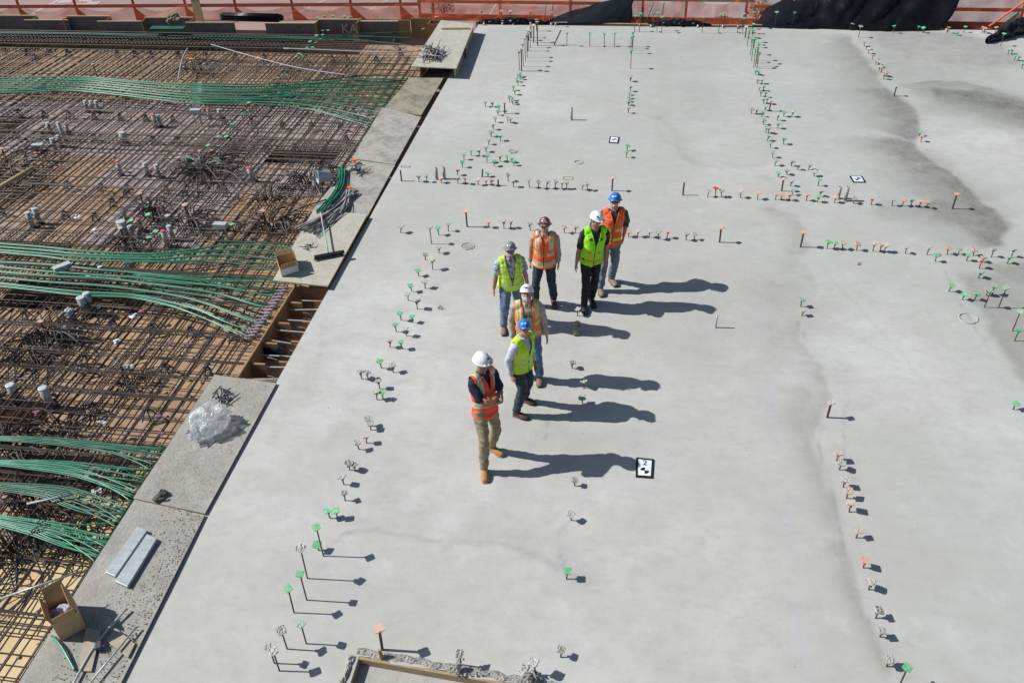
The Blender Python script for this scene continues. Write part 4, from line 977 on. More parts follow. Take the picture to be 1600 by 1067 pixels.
# chalk lettering on the form sheet
cu = bpy.data.curves.new("chalk", 'FONT'); cu.body = "KA"; cu.size = .40; cu.extrude = .001
ob = bpy.data.objects.new("tmp_text", cu); col.objects.link(ob); bpy.context.view_layer.update()
me_ = bpy.data.meshes.new_from_object(ob.evaluated_get(bpy.context.evaluated_depsgraph_get())); bpy.data.objects.remove(ob)
me_.materials.clear(); me_.materials.append(mat("white_chalk", (.42, .44, .5), .8, 0, (.2, .2, .22), 30))
ef = [o_ for o_ in col.objects if o_.name.startswith("edge_form") and "eighth" in o_.get("label", "")][0]
pt_ = G(528, 41, 0) - ef.location; o = put("chalk_letters", me_, ef, (pt_.x, G(496, 31, .10).y - ef.location.y - .02, -.30), (R(90), 0, 0))
# low edge form boards at the far end of the slab
eb = [((742, 36), (862, 38)), ((862, 38), (1012, 41)), ((1012, 41.5), (1178, 43)), ((1178, 42), (1300, 44))]
for i, (p0, p1) in enumerate(eb):
    a, b = G(*p0, .02), G(*p1, .02); a.y += .16; b.y += .16
    o = vboard("edge_board", a, b, -.35, .03, .07, 'lumber'); bevel(o); tag(o, "weathered timber board edging the far slab end, %s from the left" % nth(i + 1), "timber board", "timber boards on the far slab edge")
# machine part / canvas bundle and sheets near the cage
MT['canvas'] = mat("tan_canvas", (.24, .19, .12), .9, 0, (.13, .11, .08), 6)
body_lump("canvas_bundle", 276, 42, .0, (.22, .14, .17), 'canvas', "tan canvas bundle on top of the far stirrup cage", "bundle", 3, .7, 3)
o = MB().box((0, 0, 0), (1.1, .28, .03), .05).build("green_sheet", MT['cable2'], None, loc=G(262, 44, .12)); tag(o, "dark green flat sheet lying on the stirrup cage by the canvas bundle", "sheet")
MT['woodpost'] = MT['plyedge']
t_ = thing("timber_post", "tall pale yellow timber post with a pink painted band at the far edge", "post", G(313, 35, -.4))
o = MB().box((0, 0, .55), (.28, .06, 1.1)).build("post_board", MT['plyedge'], t_); MB().box((0, -.001, .78), (.284, .066, .12)).build("painted_band", mat("pink_paint", (.65, .12, .22), .7), t_)
pb_ = thing("pipe_bundle", "bundle of black ribbed pipes lying beyond the stirrup cage", "pipe bundle", G(394, 33, .02))
rr_ = random.Random(3)
for k in range(16):
    yy = (k % 6) * .07 - .17; zz = (k // 6) * .07 + .05
    MB().tube([(-.95 + rr_.uniform(-.06, .06), yy, zz + .02), (.95 + rr_.uniform(-.1, .1), yy + rr_.uniform(-.04, .04), zz)], .034, 9).build("black_pipe", MT['plastic_black'], pb_, True)

# ---------------------------------------------------------------- fence
ZR0 = -.4
def fence_pt(px): 
    y_ = 33.5 if px < 650 else 31 + (px - 650) / 950 * 15
    if px < 650: y_ = 31 + (650 - px) / 650 * 3
    return G(px, y_, ZR0)
def netmat():
    m_ = bpy.data.materials.new("orange_netting"); m_.use_nodes = True; nt = m_.node_tree; N = nt.nodes; L = nt.links; b = N["Principled BSDF"]
    b.inputs["Base Color"].default_value = (.85, .20, .09, 1); b.inputs["Roughness"].default_value = .6
    tr = N.new("ShaderNodeBsdfTransparent"); mx = N.new("ShaderNodeMixShader"); tc = N.new("ShaderNodeTexCoord")
    no = N.new("ShaderNodeTexNoise"); no.inputs["Scale"].default_value = 2.2; no.inputs["Detail"].default_value = 6; L.new(tc.outputs["Object"], no.inputs["Vector"])
    mr = N.new("ShaderNodeMapRange"); mr.inputs[1].default_value = .35; mr.inputs[2].default_value = .7; mr.inputs[3].default_value = .32; mr.inputs[4].default_value = .66; L.new(no.outputs[0], mr.inputs[0])
    L.new(mr.outputs[0], mx.inputs[0]); L.new(tr.outputs[0], mx.inputs[1]); L.new(b.outputs[0], mx.inputs[2]); L.new(mx.outputs[0], N["Material Output"].inputs[0]); return m_
MT['net'] = netmat()
def fence(name, px0, px1, posts, rails, toe, label, braces=False, woodtop=False, net=1.0, sag=.12, H_=1.12):
    a, b = fence_pt(px0), fence_pt(px1); t_ = thing(name, label, "fence", a, 0, "orange safety fence along the far side"); d = b - a; ang_ = math.atan2(d.y, d.x)
    for p_ in posts:
        q_ = fence_pt(p_) - a
        MB().box(q_ + Vector((0, .03, H_ / 2)), (.075, .05, H_), ang_ + .0).build("post", MT['orangewood'], t_)
        if braces:
            m_ = MB(); m_.add([q_ + Vector((.02, .0, .42)), q_ + Vector((.02, .0, 0)), q_ + Vector((.48, .02, .0)), q_ + Vector((.02, .035, .42)), q_ + Vector((.02, .035, 0)), q_ + Vector((.48, .055, .0))], [(0, 1, 2), (5, 4, 3), (0, 3, 4, 1), (1, 4, 5, 2), (2, 5, 3, 0)])
            m_.build("gusset", MT['orangewood'], t_)
    for z_, mt_ in rails:
        MB().box(d / 2 + Vector((0, -.02, z_)), (d.length, .045, .10), ang_).build("rail", MT[mt_], t_)
    if toe: MB().box(d / 2 + Vector((0, -.02, .10)), (d.length, .04, .20), ang_).build("toe_board", MT['orangewood'], t_)
    m_ = MB(); n1, n2 = 60, 8; k = max(1, len(posts))
    for i in range(n1 + 1):
        f = i / n1; x_ = px0 + (px1 - px0) * f
        near_ = min([abs(x_ - p_) for p_ in posts] + [40]) / 40
        top = net * H_ * (1 - sag * math.sin(min(1, near_) * 1.57))
        for j in range(n2 + 1):
            p_ = fence_pt(x_) - a; m_.v.append((p_.x, p_.y - .055 + .05 * noise.noise(Vector((i * .35, j * .4, px0))), top * j / n2 + .005))
    m_.f = [(i * (n2 + 1) + j, (i + 1) * (n2 + 1) + j, (i + 1) * (n2 + 1) + j + 1, i * (n2 + 1) + j + 1) for i in range(n1) for j in range(n2)]; m_.m = [0] * len(m_.f)
    m_.build("netting", MT['net'], t_, True)
    return t_
fence("safety_fence", -60, 655, [-45, 37, 125, 215, 295, 372, 460, 551, 628], [(.50, 'orangewood'), (1.05, 'orangewood')], False, "left run of orange timber safety fence with triangular gussets and low netting", True, net=.52, sag=.45)
fence("safety_fence", 655, 985, [657, 678, 782, 891, 980], [(.60, 'orangewood'), (1.1, 'lumber')], True, "middle run of orange fence between the left gusseted run and the black sheet triangle", net=.62, sag=.3)
fence("safety_fence", 985, 1175, [1003, 1070, 1163], [(.74, 'lumber'), (1.1, 'lumber')], True, "fence run with bare yellow timber rail between the two black sheets", net=.85, sag=.35)
fence("safety_fence", 1175, 1700, [1240, 1330, 1420, 1590, 1690], [(.56, 'orangewood'), (1.05, 'orangewood')], True, "right run of orange fence mostly hidden behind the large black sheeting", net=.9, sag=.1)
# leaning stakes at the fence
for i, (x0, x1) in enumerate([(850, 853), (858, 864), (1008, 1018), (1033, 1035), (1270, 1271), (1545, 1592)]):
    a = G(x0, 38 if x0 < 1500 else 42, -.02); h = .62 if x0 < 1500 else .95; o = MB().tube([(0, 0, 0), ((x1 - x0) / 44, .1, h)], .011 if x0 < 1500 else .03, 6).build("fence_stake", MT['rebar' if x0 < 1500 else 'orangewood'], None, loc=a)
    tag(o, "thin stake leaning at the far slab edge, %s from the left" % nth(i + 1), "stake", "stakes at the far slab edge")
# dried bush tufts
def bush(px, py, w_, h_, lab, seed):
    rr_ = random.Random(seed); t_ = thing("dry_bush", lab, "dry bush", G(px, py, ZR0)); m_ = MB(); m2 = MB()
    for k in range(9):
        a = rr_.uniform(0, 6.28); e = Vector((math.cos(a) * w_ * .6, math.sin(a) * w_ * .3, h_ * rr_.uniform(.6, 1))); m2.tube([(0, 0, 0), e * .5 + Vector((0, 0, .08)), e], [.012, .008, .004], 4)
    for k in range(420):
        a = rr_.uniform(0, 6.28); q_ = rr_.random() ** .6; c = Vector((math.cos(a) * w_ * q_, math.sin(a) * w_ * .6 * q_, h_ * (.25 + .75 * rr_.random() * (1.15 - .5 * q_))))
        s_ = rr_.uniform(.02, .05); u_ = Vector((rr_.gauss(0, 1), rr_.gauss(0, 1), rr_.gauss(0, 1))).normalized() * s_; v_ = Vector((rr_.gauss(0, 1), rr_.gauss(0, 1), rr_.gauss(0, 1))).normalized() * s_ * .5
        m_.add([c - u_, c + v_, c + u_, c - v_], [(0, 1, 2, 3)], 0)
    m2.build("stems", MT['rod'], t_); m_.build("leaves", MT.setdefault('dryleaf', mat("dry_leaves", (.20, .09, .04), .8, 0, (.34, .19, .09), 9)), t_)
bush(693, 26, .42, .55, "rust-brown dried bush beyond the fence near the box walkway", 1)
bush(1182, 34, .40, .75, "brown dried bush beside the large black sheeting", 2)
bush(1130, 36, .35, .18, "low brown weed patch at the foot of the yellow-railed fence", 4)

# ---------------------------------------------------------------- black sheeting
def sheet(name, bottom, top, n2, fold, label, seed, thick=.01):
    """bottom/top: lists of (world point); grid lofted between with folds"""
    Bt = smooth_pts([Vector(p_) for p_ in bottom], 10); Tp = smooth_pts([Vector(p_) for p_ in top], 10); n1 = len(Bt); b0 = Bt[0].copy(); m_ = MB()
    for i in range(n1):
        for j in range(n2 + 1):
            f = j / n2; p_ = Bt[i].lerp(Tp[i], f); nz = noise.noise(Vector((i * .16 + f * 1.6, f * 1.1, seed))) + .7 * (.5 - abs(noise.noise(Vector((i * .17 - f * 1.1, f * .5, seed + 3))) * 2.0)) + .10 * abs(noise.noise(Vector((i * .6 + f * 3, f * 1.2, seed + 9))))
            p_ = p_ + Vector((.15 * nz, -abs(fold * nz) * (.35 + math.sin(f * 3.0)), fold * .15 * nz * f)) - b0; m_.v.append(tuple(p_))
    m_.f = [(i * (n2 + 1) + j, (i + 1) * (n2 + 1) + j, (i + 1) * (n2 + 1) + j + 1, i * (n2 + 1) + j + 1) for i in range(n1 - 1) for j in range(n2)]; m_.m = [0] * len(m_.f)
    o = m_.build(name, MT['plastic_black'], None, True, b0); s_ = o.modifiers.new("thickness", 'SOLIDIFY'); s_.thickness = thick; return tag(o, label, "plastic sheeting")
def fz(px, z): p_ = fence_pt(px); return Vector((p_.x, p_.y - .12, z))
def pz(px, py, z): return G(px, py, z)
sheet("black_sheeting", [pz(845, 37, .02), pz(895, 37, .03), pz(940, 37, .03), pz(984, 36, .02)], [pz(846, 36, .06), fz(903, .06), fz(948, .33), fz(990, .60)], 14, .16, "triangular black plastic sheet pulled up on the fence left of the yellow rail", 1)
sheet("black_sheeting", [pz(1176, 42, .01), pz(1240, 44, .03), pz(1300, 45, .02), pz(1350, 47, .03), pz(1410, 48, .03), pz(1463, 47, .02)], [fz(1182, .02), fz(1226, .60), fz(1280, 1.12), fz(1350, 1.16), fz(1425, 1.15), fz(1492, 1.12)], 40, .24, "large billowing black plastic sheeting draped over the right fence", 2)
def lump_strip(px0, px1, py0, py1, w_, h_, lab, seed):
    a, b = G(px0, py0, 0), G(px1, py1, 0); d = b - a; n1 = 50; n2 = 12; m_ = MB()
    for i in range(n1 + 1):
        f = i / n1; ww = w_ * (.35 + .65 * math.sin(f * 3.14)) * (1 + .4 * noise.noise(Vector((i * .2, 0, seed))))
        for j in range(n2):
            an = 2 * math.pi * j / n2; rr0 = 1 + .45 * noise.noise(Vector((i * .33, j * .8, seed)))
            m_.v.append((d.x * f + .05 * noise.noise(Vector((i * .4, j, 1))), d.y * f + ww * math.cos(an) * rr0, max(0, h_ * (.4 + .6 * math.sin(f * 3.14)) * (.9 + math.sin(an)) * rr0 * .6)))
    m_.f = [(i * n2 + j, i * n2 + (j + 1) % n2, (i + 1) * n2 + (j + 1) % n2, (i + 1) * n2 + j) for i in range(n1) for j in range(n2)]; m_.m = [0] * len(m_.f)
    o = m_.build("black_sheeting", MT['plastic_black'], None, True, a); return tag(o, lab, "plastic sheeting")
lump_strip(748, 850, 37, 37, .16, .14, "low crumpled black plastic strip by the far slab edge, left piece", 1)
lump_strip(1012, 1110, 39, 41, .16, .14, "low crumpled black plastic strip by the yellow-railed fence foot", 2)
lump_strip(1540, 1660, 68, 32, .26, .34, "crumpled roll of black plastic lying on the slab at the right edge", 5)
# pale folded cardboard behind right fence
o = MB().add([(0, 0, 0), (.55, 0, 0), (.42, .02, .42), (0, .03, 0), (.55, .03, 0), (.42, .05, .42)], [(0, 1, 2), (5, 4, 3), (0, 3, 4, 1), (1, 4, 5, 2), (2, 5, 3, 0)]).build("wood_wedge", MT['plyedge'], None, loc=G(1562, 42, -.02)); tag(o, "pale plywood triangle leaning at the right fence foot", "plywood piece")

# ================================================================ survey targets on the slab
def target(pts, rot, label, digit=None):
    P_ = [G(a, b, 0.0) for a, b in pts]; c = sum(P_, Vector()) / 4; Q = [p_ - c for p_ in P_]
    t_ = thing("survey_target", label, "survey target", c, 0, "black-framed survey targets on the slab")
    m_ = MB(); m_.prism([(q_.x, q_.y) for q_ in Q], .004, .012); m_.build("black_board", MT['black'], t_)
    m_ = MB(); m_.prism([(q_.x * .74, q_.y * .80) for q_ in Q], .013, .016); m_.build("white_sheet", MT['white'], t_)
    ex = (Q[1] - Q[0]) / 2 * .74; ey = (Q[3] - Q[0]) / 2 * .80; cc = Vector((0, 0, 0)) - ey * (.38 if digit else 0)
    m_ = MB(); rd_ = .60 if digit else .62
    for a0 in ((90, 180), (270, 360)) if digit else ((0, 90), (180, 270)):
        L_ = [cc] + [cc + (ex.normalized() * math.cos(R(a)) + ey.normalized() * math.sin(R(a))) * ex.length * rd_ * 1.15 for a in range(a0[0], a0[1] + 1, 10)]
        n = len(L_); m_.add([(p_.x, p_.y, .020) for p_ in L_], [tuple(range(n))])
    m_.build("quartered_circle", MT['black'], t_)
    if digit:
        cu = bpy.data.curves.new("digit", 'FONT'); cu.body = digit; cu.size = .13; cu.align_x = 'CENTER'; cu.extrude = .0005; ob = bpy.data.objects.new("tmp_text", cu); col.objects.link(ob); bpy.context.view_layer.update()
        me_ = bpy.data.meshes.new_from_object(ob.evaluated_get(bpy.context.evaluated_depsgraph_get())); bpy.data.objects.remove(ob); me_.materials.clear(); me_.materials.append(MT['black'])
        q_ = ey * .30; put("digit", me_, t_, (q_.x, q_.y, .019), (0, 0, math.atan2(ex.y, ex.x)))
target([(993, 746), (1020, 748), (1022, 718), (994, 715)], 0, "black-framed white survey sheet marked 2 by the front worker's shadow", "2")
target([(951, 224), (966, 225), (968, 215), (953, 214)], 0, "small black-framed survey target behind the group of workers, nearest the back")
target([(1333, 286), (1353, 286), (1347, 276), (1327, 276)], 0, "skewed black-framed survey target on the right, above the pipe pair")

# small marks on the slab: puddled rings and scraps
for i, (a, b, s_, lab) in enumerate([(731, 385, .12, "round drain ring cast in the slab left of the workers"), (801, 237, .10, "small round drain ring in the slab at the upper left"), (1513, 498, .14, "rough oval mortar ring at the right of the slab"), (904, 254, .09, "shallow mortar blob in front of the lone short pipe")]):
    m_ = MB(); rr_ = random.Random(i)
    jj = [1 + .14 * (rr_.random() - .5) for k in range(24)] ; jj.append(jj[0]); m_.tube([(s_ * math.cos(k * .2618) * jj[k], s_ * math.sin(k * .2618) * jj[k], .002) for k in range(25)], [.007 + .010 * rr_.random() for k in range(25)], 5)
    o = m_.build("drain_ring", MT.setdefault('ring', mat('pale_mortar', (.38, .375, .355), .9, 0, (.33, .325, .30), 20)), None, True, G(a, b, 0)); tag(o, lab, "drain ring")
    if i < 2: MB().lathe([(s_ * .72, .003), (s_ * .72, .008), (.01, .010)], 16).build("cover", MT['grey'], o)
m_ = MB(); m_.tube([(-.10, .0, .004), (-.10, .12, .004), (.10, .12, .004), (.10, 0, .004), (-.10, 0, .004)], .007, 4); o = m_.build("wire_frame", MT['grey'], None, loc=G(887, 281, 0)); tag(o, "thin rectangular wire frame set in the slab above the pin row", "wire frame")
m_ = MB(); m_.tube([(-.10, .0, .004), (-.10, .06, .004), (.10, .06, .004), (.10, 0, .004), (-.10, 0, .004)], .007, 4); o = m_.build("wire_frame", MT['grey'], None, loc=G(633, 262, 0)); tag(o, "thin rectangular wire frame in the slab by the grey panel", "wire frame")
for q_, lab, sd in (((687, 484), "small torn mortar scraps left of the workers' feet", 3), ((1342, 413), "thin twig-like scrap lying below the right pin row", 4)):
    rr_ = random.Random(sd); m_ = MB()
    for k in range(5): c = Vector((rr_.uniform(-.05, .05), rr_.uniform(-.05, .05), .01)); a = rr_.uniform(0, 3); m_.tube([c, c + Vector((math.cos(a) * .07, math.sin(a) * .07, .015))], .007, 4)
    o = m_.build("scrap", MT['grey'], None, loc=G(*q_, 0)); tag(o, lab, "scrap")
# ================================================================ capped anchor pins cast in the slab
def capmat(name, c, c2, lo, hi, sc=26):
    m_ = mat(name, c, .55, 0, c2, sc, 4, bump=.2, bscale=60, lo=lo, hi=hi, obj_rand=1); return m_
GREYC = (.40, .385, .35)
CAPM = {'g': capmat("green_plastic_cap", (.06, .42, .17), (.28, .46, .32), .42, .58), 'G': capmat("spattered_green_cap", (.07, .36, .16), (.37, .40, .34), .38, .48),
        'w': capmat("mortar_covered_cap", (.41, .39, .355), (.17, .20, .16), .54, .62, 40), 'o': capmat("orange_plastic_cap", (.66, .24, .16), (.55, .41, .34), .36, .52),
        'p': capmat("spattered_orange_cap", (.55, .28, .21), (.46, .42, .37), .36, .48), 'R': capmat("red_cap", (.65, .03, .03), (.7, .2, .15), .6, .7)}
COLL = {k: mat("cap_collar_" + n_, c, .55, 0, c2, 30, obj_rand=1) for k, n_, c, c2 in (('g', 'green', (.02, .33, .09), (.05, .36, .13)), ('o', 'orange', (.62, .10, .05), (.55, .2, .13)), ('w', 'grey', (.20, .19, .16), (.12, .16, .11)))}
CMESH = {}
rr_ = random.Random(31)
for k_, cm in CAPM.items():
    for var in range(3):
        m_ = MB(); n = 6; s_ = .052; rough = k_ in 'wGp'
        top = []
        for j in range(n + 1):
            for i in range(n + 1):
                x_, y_ = (i / n - .5) * 2 * s_, (j / n - .5) * 2 * s_
                e = .0 if not rough else rr_.uniform(0, .007 if k_ != 'w' else .012)
                if rough and k_ == 'w' and (i in (0, n) or j in (0, n)): x_ *= rr_.uniform(.9, 1.08); y_ *= rr_.uniform(.9, 1.08)
                if i in (0, n) and j in (0, n): x_ *= .93; y_ *= .93
                top.append((x_, y_, .006 + e))
        W_ = n + 1; bot = [(v_[0], v_[1], -.004) for v_ in top]; K = len(top)
        fs = [(j * W_ + i, j * W_ + i + 1, (j + 1) * W_ + i + 1, (j + 1) * W_ + i) for j in range(n) for i in range(n)]
        ring = [i for i in range(n + 1)] + [j * W_ + n for j in range(1, n + 1)] + [n * W_ + i for i in range(n - 1, -1, -1)] + [j * W_ for j in range(n - 1, 0, -1)]
        fs2 = [tuple(K + q_ for q_ in reversed(f)) for f in fs] + [(ring[(t + 1) % len(ring)], ring[t], K + ring[t], K + ring[(t + 1) % len(ring)]) for t in range(len(ring))]
        fs2 = [tuple(reversed(f)) if t >= len(fs) else f for t, f in enumerate(fs2)]
        m_.add(top + bot, fs + fs2)
        m_.lathe([(.012, -.062), (.017, -.06), (.017, -.02), (.032, -.005)], 10, m=1)
        for a in (0, 1.571, 3.1416, 4.712):
            c, s2 = math.cos(a), math.sin(a)
            m_.add([(c * .014, s2 * .014, -.05), (c * .045, s2 * .045, -.004), (c * .014, s2 * .014, -.004), (c * .014 - s2 * .002, s2 * .014 + c * .002, -.05), (c * .045 - s2 * .002, s2 * .045 + c * .002, -.004), (c * .014 - s2 * .002, s2 * .014 + c * .002, -.004)],
                   [(0, 1, 2), (5, 4, 3), (0, 3, 4, 1)], 1)
        CMESH[(k_, var)] = m_.mesh("pin_cap", [cm, COLL['g' if k_ in 'gG' else 'o' if k_ in 'opR' else 'w']])
RM = MB(); RM.tube([(0, 0, 0), (0, 0, 1)], .0085, 7); RM = RM.mesh("pin_rod", MT['rod'])
RT = MB(); RT.tube([(0, 0, 0), (0, 0, 1)], .016, 9); RT = RT.mesh("pin_rod", MT['rod'])
CW = {'g': "green", 'G': "dirty green", 'w': "mortar-grey", 'o': "orange", 'p': "dirty orange", 'R': "red"}
PINS = []
def row(desc, key, ox, oy, data, z=0.0, dz=0):
    for ent in data.split():
        q_ = ent.split(','); bx_, by_, ty = float(q_[0]) / 4 + ox, float(q_[1]) / 4 + oy, float(q_[2]) / 4 + oy
        PINS.append((desc, key, bx_, by_, ty, q_[3], z))
FE = "far slab edge row"
row(FE, 'x', 400, 0, "1415,152,68,w 1540,152,68,w 1593,152,70,w")
row(FE, 'x', 800, 0, "115,157,75,w 250,155,78,w 272,170,98,w 765,200,95,g 795,203,80,g 803,170,92,g 878,168,82,g 905,195,75,g 935,208,103,g 1187,210,105,g 1290,207,85,g 1320,180,85,g 1408,207,108,g 1437,185,83,g 1440,214,112,g 1500,180,72,g")
row(FE, 'x', 1200, 0, "40,172,72,g 152,168,75,g 520,182,147,g 565,237,163,w 780,208,160,g 935,203,165,g 965,207,172,g 1118,210,170,g 1180,224,203,g 1222,205,165,g 1335,208,170,o 1350,210,175,o 1420,200,170,o 1452,290,208,g")
LC = "tall upper left cluster"
row(LC, 'y', 800, 0, "155,197,120,o 120,240,158,p 135,268,155,p 160,287,132,o 105,255,182,p 115,300,190,w 100,322,205,p 95,362,220,w 85,386,235,w 72,417,270,w 60,447,300,p 47,442,320,w")
TR = "short row by the leaning bar"
row("tall green row", 'x', 800, 0, "343,290,203,G 486,293,203,g 577,293,208,g 640,295,203,g 750,295,200,g")
CC = "central column behind the workers"
row(CC, 'y', 800, 0, "752,308,222,g 742,338,225,G 742,432,310,g 740,512,482,w 738,575,543,w 735,597,580,w 733,620,600,g 733,640,622,g 730,662,637,w 728,708,676,w 718,943,908,g 713,986,947,g")
UL = "left branch behind the workers"
row(UL, 'y', 800, 0, "35,490,462,G 50,482,455,g 50,500,470,g 28,515,487,g 37,538,503,g 8,568,538,g 18,595,565,g 5,630,603,G 5,655,622,G 0,1018,990,g 12,1037,1005,g -45,712,640,o -8,772,740,G")
row(UL, 'y', 400, 0, "1435,670,638,w 1478,670,640,G 1520,697,660,g 1512,722,695,G 1585,642,600,w 1497,767,732,G 1575,767,732,G 1483,812,778,G 1470,857,825,w 1528,884,848,g 1453,905,873,G 1437,950,915,G 1345,975,938,g 1397,978,940,G 1300,1000,962,G 1443,1018,968,g 1525,1012,975,G 1572,1010,972,g 1290,1047,1007,g 1487,1040,1003,g")
URr = "right branch behind the workers"
row(URr, 'y', 800, 0, "1457,238,165,p 1480,242,178,g 1470,285,188,g 1495,268,185,g 1500,215,148,g 1510,300,230,g 1490,346,235,g 1497,382,242,g 1525,392,318,g 1530,402,265,g 1520,417,290,g 1510,427,302,g 1530,430,332,g 1520,468,440,g 1540,472,448,g 1533,525,500,G 1560,527,497,G 1543,568,540,G 1570,572,540,G 1555,605,575,G 1580,612,580,G 1570,648,620,G 1590,652,610,G 1580,692,665,G 1497,713,680,G 1525,714,685,w 1560,732,700,G 1573,782,748,G 1585,832,795,g 1595,882,850,G")
row(URr, 'y', 1200, 0, "7,697,630,o 98,730,698,g 148,732,697,G 57,754,718,G 60,805,770,g 97,905,865,g 12,927,890,G 28,987,948,G 42,1037,1000,G 145,1040,1008,w 185,1064,1032,w 252,1062,1030,w 2,838,800,w")
row(URr, 'y', 1200, 267, "62,40,10,g 118,25,-5,w 287,35,3,G 140,97,62,w 312,97,55,g 85,128,45,o 153,152,118,G 325,162,128,G")
DR = "diagonal row above the stain"
row(DR, 'y', 1200, 0, "600,292,262,p 612,312,283,w 625,337,305,p 650,374,343,p 672,407,378,p 685,422,390,w 693,447,415,w 705,457,425,p 722,477,448,p 722,499,465,p 737,482,455,w 787,602,535,o")
row("far right corner group", 'y', 1200, 0, "1500,340,310,g 1522,340,312,g 1540,380,350,g 1560,382,352,g 1585,432,395,g")
row("pair beside the stain", 'y', 1200, 0, "955,887,850,o 945,850,822,g")
UR = "upper crosswise row"
row(UR, 'x', 400, 267, "910,65,0,n 1018,70,32,w 1070,72,30,w 1160,77,45,o 1262,80,40,w 1310,84,42,p 1390,90,50,p 1437,88,55,o 1475,95,58,p 1513,95,58,n 1413,38,-8,n 1450,38,12,g 1260,30,-5,w 1575,67,22,w")
row(UR, 'x', 800, 267, "10,102,60,w 110,105,52,w 165,110,65,w 215,112,65,w 270,114,65,w 312,115,70,p 342,112,70,w 437,120,82,w 472,124,78,w 625,126,38,o 1068,153,75,n 1222,164,122,p 1270,167,108,R 1308,167,122,p 1428,170,125,p 1533,180,135,o")
row(UR, 'x', 1200, 267, "45,182,145,o 80,182,145,o 130,187,148,o 240,190,148,o 307,197,158,g 415,200,162,o 533,207,172,w 645,214,172,o 775,219,175,w 838,222,178,o 893,225,180,G 945,227,187,o 990,234,192,o 1152,238,140,o")
LR = "lower crosswise row"
row(LR, 'x', 400, 267, "1320,350,248,o 1458,354,315,o 1550,362,315,p 1592,360,318,w 1202,379,332,g")
row(LR, 'x', 800, 267, "115,372,328,w 327,387,345,p 397,390,350,p 728,412,378,o 785,414,372,p 858,417,375,p 910,427,378,w 968,422,378,o 1088,434,390,w 1138,432,393,p 1297,447,348,o")
row(LR, 'x', 1200, 267, "203,477,378,o 368,487,438,g 410,490,445,g 462,494,448,p 550,497,452,p 655,504,452,p 697,507,460,p 725,510,462,p 858,517,475,p 992,524,470,w 1045,567,522,g 1118,524,480,p 1190,522,487,G 1240,565,525,g 1282,532,492,p 1395,540,490,w 1520,542,495,w 1337,574,540,p 1495,580,538,G")
RC = "group at the right frame edge"
row(RC, 'y', 1200, 267, "1320,612,560,p 1315,670,630,G 1130,754,708,g 1215,805,765,g 1290,810,765,g 1365,780,738,w 1400,775,712,G 1352,853,745,G 1441,853,720,G 1528,1000,870,G 1540,1063,995,g 205,848,800,G 212,905,868,w")
row(RC, 'y', 1200, 534, "1530,422,380,g")
RJ = "right joint column"
row(RJ, 'y', 1200, 534, "370,472,372,p 430,742,690,p 445,799,752,w 470,907,858,w 490,977,925,p 508,1064,1008,p")
row(RJ, 'y', 1200, 800, "550,160,112,p 595,347,298,o 630,485,438,w 672,662,612,w 700,777,732,w 742,962,915,w 826,1072,962,g")
LCm = "long column left of the workers"
row(LCm, 'y', 400, 267, "905,387,345,w 1098,457,352,w 1143,402,352,g 1145,514,475,w 1058,557,520,G 1105,617,555,w 1018,657,618,g 1058,735,690,w 975,754,710,g 952,810,765,G 1010,865,810,w 908,934,885,g 980,947,905,g 877,1004,955,g 940,1030,980,w")
row(LCm, 'y', 400, 534, "838,35,-8,w 913,45,-5,g 785,164,115,g 858,192,145,w 662,234,185,w 700,234,188,w 775,294,245,w 757,362,312,G 795,362,315,g 700,527,478,G 718,550,508,w 690,632,585,p 643,670,622,w 585,800,752,w 620,800,762,w 550,892,842,w 557,992,942,w")
row(LCm, 'y', 400, 800, "465,38,-12,g 512,38,-14,g 392,237,195,g 422,273,88,g 322,413,215,w 318,548,375,g 238,627,470,g 315,820,695,G 195,853,730,w 115,942,840,w 147,990,868,w")
row("sunken box group", 'x', 400, 800, "790,858,715,o 1283,950,865,w")
row("sunken box group", 'x', 800, 800, "150,1015,935,w")
FC = "central column before the workers"
row(FC, 'y', 800, 534, "375,167,128,w 450,292,245,w 440,387,345,G 390,899,860,w")
row(FC, 'y', 800, 800, "370,50,5,w 340,417,365,g 305,905,860,w")
row(FC, 'y', 800, 267, "408,907,862,w")
byrow = {}
for p_ in PINS: byrow.setdefault(p_[0], []).append(p_)
rr_ = random.Random(77)
def pin(bx_, by_, ty, c, z, label, group, thick=False):
    g = G(bx_, by_, z); h = HT(bx_, by_, ty, z)
    if c != 'n': h = max(.055, h * .97 - .006)
    h = min(h, 1.1); t_ = thing("capped_pin" if c != 'n' else "bare_pin", label, "anchor pin", g, rr_.uniform(0, 1.57), group)
    tl = rr_.uniform(-.10, .10) if h < .25 else rr_.uniform(-.03, .03); t2 = rr_.uniform(-.10, .10) if h < .25 else rr_.uniform(-.03, .03)
    put("rod", RT if (thick or c == 'n') else RM, t_, (0, 0, -.01), (tl, t2, 0), (1, 1, h + .01))
    if c != 'n':
        top = Matrix.Rotation(t2, 3, 'Y') @ Matrix.Rotation(0, 3, 'X') @ Vector((0, 0, h)); 
        from mathutils import Euler
        top = Euler((tl, t2, 0)).to_matrix() @ Vector((0, 0, h))
        s_ = rr_.uniform(.80, 1.02)
        tt_ = .30 if c in 'wGp' else .16
        put("cap", CMESH[(c, rr_.randrange(3))], t_, top, (tl + rr_.uniform(-tt_, tt_), t2 + rr_.uniform(-tt_, tt_), 0), (s_, s_, s_ if h > .075 else .7))
    return t_
